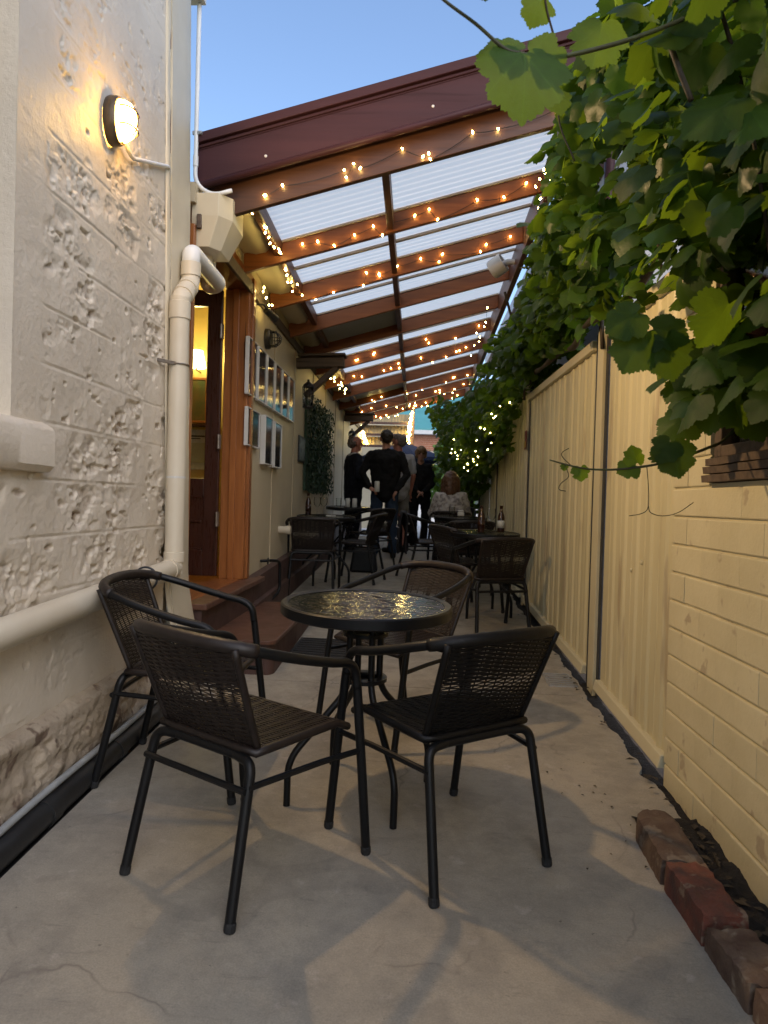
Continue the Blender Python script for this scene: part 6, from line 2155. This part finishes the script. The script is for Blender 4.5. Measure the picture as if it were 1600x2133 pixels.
tend = [[(0.684, 2.2, 1.325), (0.690, 2.2, 1.27), (0.692, 2.2, 1.206), (0.675, 2.2, 1.185), (0.636, 2.2, 1.176)],
        [(0.692, 2.2, 1.21), (0.70, 2.2, 1.188), (0.735, 2.2, 1.179), (0.78, 2.2, 1.19), (0.825, 2.2, 1.222)],
        [(0.44, 2.2, 1.325), (0.452, 2.2, 1.29), (0.43, 2.2, 1.268), (0.425, 2.2, 1.25), (0.445, 2.2, 1.245)],
        [(0.46, 2.2, 1.322), (0.435, 2.2, 1.345), (0.43, 2.2, 1.36), (0.45, 2.2, 1.375)]]
for t_ in tend:
    obj('tendril', MB().tube(bez(t_, 6), 0.0013, 6), m_greenstem, vine, smooth=True)
# other canes rising and arching out of the mass
for cpts, rad in (([(0.60, 1.75, 2.36), (0.52, 1.62, 2.24), (0.50, 1.52, 2.13), (0.53, 1.50, 2.03)], 0.006), ([(0.93, 2.0, 1.9), (0.82, 1.9, 2.2), (0.66, 1.8, 2.5), (0.5, 1.9, 2.8)], 0.0055),
                  ([(0.25, 1.42, 2.05), (0.235, 1.41, 2.10), (0.215, 1.40, 2.16), (0.21, 1.38, 2.22)], 0.0022), ([(0.34, 1.7, 2.0), (0.30, 1.7, 2.1), (0.30, 1.7, 2.25)], 0.002),
                  ([(1.0, 3.1, 2.2), (0.9, 3.0, 2.5), (0.78, 3.1, 2.8), (0.70, 3.3, 3.1)], 0.007), ([(1.02, 4.15, 2.1), (1.0, 4.2, 2.5), (0.93, 4.4, 2.85), (0.86, 4.8, 3.05)], 0.012),
                  ([(0.98, 6.9, 2.2), (0.93, 6.7, 2.6), (0.80, 6.6, 2.9), (0.72, 6.5, 3.1)], 0.012)):
    obj('cane', MB().tube(bez(cpts, 6), rad, 8), m_stem, vine, smooth=True)
tr = []
for y in np.linspace(3.2, 12.5, 32):
    zt_ = np.interp(y, [3, 4.3, 7, 9.7, 12.5], [2.22, 2.24, 2.36, 2.46, 2.55])
    tr.append((1.0 + 0.025 * math.sin(y * 4.1) - 0.03, y, zt_ + 0.02 * math.sin(y * 6.3)))
obj('trunk', MB().tube(bez(tr, 4), [0.018 + 0.005 * math.sin(i * 0.7) for i in range((len(tr) - 1) * 4 + 1)], 9), m_stem, vine, smooth=True)
tr2 = [(0.96 + 0.03 * math.sin(a * 2), 7.3 + 0.12 * math.sin(a * 1.4), z) for a, z in zip(np.linspace(0, 5, 12), np.linspace(0.25, 2.35, 12))]
tr2 = [(p[0], p[1] + 5.2, p[2] + 0.2) for p in tr2]
obj('trunk', MB().tube(bez(tr2, 4), 0.028, 9), m_stem, vine, smooth=True)
# single leaves set as they hang in view
for p, n, tip, s, v in (((0.158, 1.245, 1.968), (0.15, -1, 0.25), (0.0, -0.05, -1), 0.125, 8), ((0.148, 1.25, 1.972), (-0.1, -1, 0.3), (-0.9, 0, 0.15), 0.075, 5),
                        ((0.17, 1.26, 1.972), (0.1, -1, -0.1), (0.9, 0, -0.45), 0.08, 8), ((0.205, 1.4, 2.165), (0.2, -1, 0), (-0.3, 0, -1), 0.055, 8),
                        ((0.075, 1.2, 2.075), (0, -1, 0.4), (0.2, 0, -1), 0.06, 0), ((0.275, 1.6, 2.10), (0.1, -1, 0.2), (0.3, 0, -1), 0.05, 2), ((0.36, 1.55, 2.22), (0, -1, 0.1), (-0.2, 0, -1), 0.10, 5),
                        ((0.752, 2.19, 1.392), (-0.15, -1, 0.15), (0.25, 0, -1), 0.105, 1), ((0.742, 2.17, 1.40), (-0.3, -1, 0.2), (-0.4, 0.1, -0.8), 0.075, 0),
                        ((0.655, 2.2, 1.335), (0.3, -1, 0.1), (-0.25, 0, 1), 0.06, 5), ((0.65, 2.2, 1.33), (-0.2, -1, 0.4), (-0.9, 0, -0.35), 0.06, 8),
                        ((0.487, 2.2, 1.318), (0, -1, 0.1), (0.1, 0, -1), 0.045, 5), ((0.44, 2.2, 1.325), (0, -1, 0.2), (-0.1, 0, -1), 0.02, 4),
                        ((0.575, 1.9, 1.655), (-0.1, -1, 0.25), (-0.45, 0, -0.9), 0.12, 3), ((0.625, 1.9, 1.64), (0.1, -1, 0.1), (0.25, 0, -1), 0.115, 1), ((0.60, 1.92, 1.67), (-0.2, -1, 0.5), (0.9, 0, -0.4), 0.10, 6),
                        ((0.55, 1.88, 1.70), (-0.3, -1, 0.3), (-0.8, 0, -0.4), 0.095, 7)):
    leaf_obj(p, leaf_frame(n, tip), s, v)

# garden tree beyond the alley end
gtree = thing('garden_tree', 'pale green bushy tree standing in the open beyond the alley end', 'tree', (0.85, 18.5, z0))
obj('trunk', MB().tube(bez([(0.85, 18.5, z0), (0.82, 18.5, 1.2), (0.9, 18.45, 2.0)], 5), [0.07] * 6 + [0.05] * 5, 9), m_stem, gtree, smooth=True)
for a in range(5):
    obj('limb', MB().tube([(0.86, 18.48, 1.5), (0.86 + 0.5 * math.cos(a * 1.3), 18.48 + 0.5 * math.sin(a * 1.3), 2.3)], [0.03, 0.012], 7), m_stem, gtree, smooth=True)
items = []
for i in range(1500):
    u = Vector((r_.gauss(0, 1), r_.gauss(0, 1), r_.gauss(0, 1))).normalized() * (r_.random() ** 0.4)
    p = (0.85 + u.x * 0.85, 18.5 + u.y * 0.8, 1.9 + u.z * 0.95)
    if dens(p[0] * 1.7, p[1], p[2] * 1.7) < 0.42: continue
    items.append((p, leaf_frame((r_.gauss(0, .6), r_.gauss(-0.5, .5), r_.gauss(0.6, 0.4)), (r_.gauss(0, .6), r_.gauss(0, .6), -1)), r_.uniform(0.08, 0.14), r_.random(), r_.randrange(6)))
fo = foliage('crown', items, gtree, m_leaf_far)
del fo['kind']

# ================================================================== FAIRY LIGHTS
BULB = MB().lathe([(0.0012, -0.008), (0.0048, -0.004), (0.0058, 0.002), (0.004, 0.008), (0.0006, 0.011)], 8).mesh('bulb', m_bulb, True)
BULB_S = 1.0


def fairy(label, pts, wire_pts, group='strings of fairy lights', s=1.0):
    t = thing('fairy_lights', label, 'string lights', pts[0], group)
    obj('wire', MB().tube(wire_pts, 0.0018, 4), m_wire, t)
    for p in pts:
        inst('bulb', BULB, t, p, (rnd.uniform(-0.8, 0.8), rnd.uniform(-0.8, 0.8), 0), (s, s, s))


def along_rafter(k, n, label, seed, x0=-1.12, x1=0.76, drop=0.03):
    r = random.Random(seed)
    y = RY[k] - 0.014
    xs_ = sorted(r.uniform(x0, x1) if i % 3 == 0 else x0 + (x1 - x0) * (i + r.uniform(0.1, 0.9)) / n for i in range(n))
    pts, wire = [], []
    for i, x in enumerate(xs_):
        z = zr(x, y) + r.uniform(-drop, 0.085)
        pts.append((x, y - (0.006 if z > zr(x, y) else 0.0), z))
    for a, b in zip(pts[:-1], pts[1:]):
        for q in range(4):
            t = q / 4
            wire.append((a[0] + (b[0] - a[0]) * t, a[1] + (b[1] - a[1]) * t + 0.004, a[2] + (b[2] - a[2]) * t - 0.16 * (b[0] - a[0]) * t * (1 - t)))
    wire.append(pts[-1])
    fairy(label, pts, wire)


names = ['first rafter, right behind the maroon fascia', 'second rafter from the maroon fascia', 'third rafter from the maroon fascia', 'fourth rafter from the maroon fascia', 'fifth rafter, past the nearer grey sheet',
         'sixth rafter from the maroon fascia', 'seventh rafter from the maroon fascia', 'eighth rafter, before the farther grey sheet', 'ninth rafter from the maroon fascia', 'tenth rafter, last but one', 'last rafter at the far end']
for k, n in ((0, 14), (1, 13), (2, 13), (5, 9), (6, 13), (8, 9), (9, 15), (10, 22)):
    along_rafter(k, n, 'warm fairy lights strung along the ' + names[k], 300 + k, drop=0.03 if k < 9 else 0.05)
# along the gutter edge on the left
r_ = random.Random(55)


def run(P0, P1, n, jx, jy, jz, label, seed, s=1.0, sag=0.0):
    r = random.Random(seed)
    pts = []
    for i in range(n):
        t = (i + r.uniform(0.1, 0.9)) / n
        pts.append(tuple(P0[q] + (P1[q] - P0[q]) * t + r.uniform(-1, 1) * (jx, jy, jz)[q] - (sag * 4 * t * (1 - t) if q == 2 else 0) for q in range(3)))
    fairy(label, pts, bez(pts, 3), s=s)


run((-1.04, 4.26, zr(-1.04, 4.26) + 0.06), (-1.02, 5.05, zr(-1.02, 5.05) + 0.03), 13, 0.03, 0.01, 0.04, 'tangle of fairy lights along the left roof edge in the first bay', 1)
run((-1.05, 5.2, zr(-1.05, 5.2) + 0.05), (-1.03, 5.95, zr(-1.03, 5.95) + 0.05), 9, 0.03, 0.01, 0.04, 'tangle of fairy lights along the left roof edge in the second bay', 2)
run((-1.22, 5.45, 2.80), (-1.20, 5.75, 2.66), 7, 0.02, 0.02, 0.02, 'few fairy lights hanging by the top of the door jamb', 3)
run((-1.10, 9.0, 2.74), (-1.0, 9.7, 2.66), 12, 0.05, 0.05, 0.03, 'bunch of fairy lights at the left roof edge above the green hedge panel', 4)
run((-1.39, 15.93, 3.0), (-1.16, 15.93, 2.40), 34, 0.035, 0.01, 0.02, 'dense column of fairy lights down the left side of the far verandah', 5, 2.2)
run((-0.19, 15.90, 3.2), (-0.27, 15.90, 2.40), 40, 0.035, 0.01, 0.02, 'dense column of fairy lights down the right side of the far verandah', 6, 2.2)
run((0.62, 8.2, 1.72), (0.86, 7.25, 2.28), 15, 0.10, 0.15, 0.10, 'fairy lights glowing inside the vine beside the second fence post', 7, 0.8)
run((0.70, 4.15, 3.22), (0.74, 5.05, 3.16), 9, 0.04, 0.05, 0.05, 'fairy lights tangled in the vine at the right end of the first rafters', 8)
run((0.62, 6.9, 3.05), (0.60, 8.6, 2.95), 8, 0.04, 0.05, 0.05, 'fairy lights along the side beam above the vine', 9)
run((0.45, 10.2, 2.0), (0.75, 9.3, 1.7), 16, 0.08, 0.15, 0.14, 'fairy lights low in the far vine behind the seated woman', 10, 0.8)
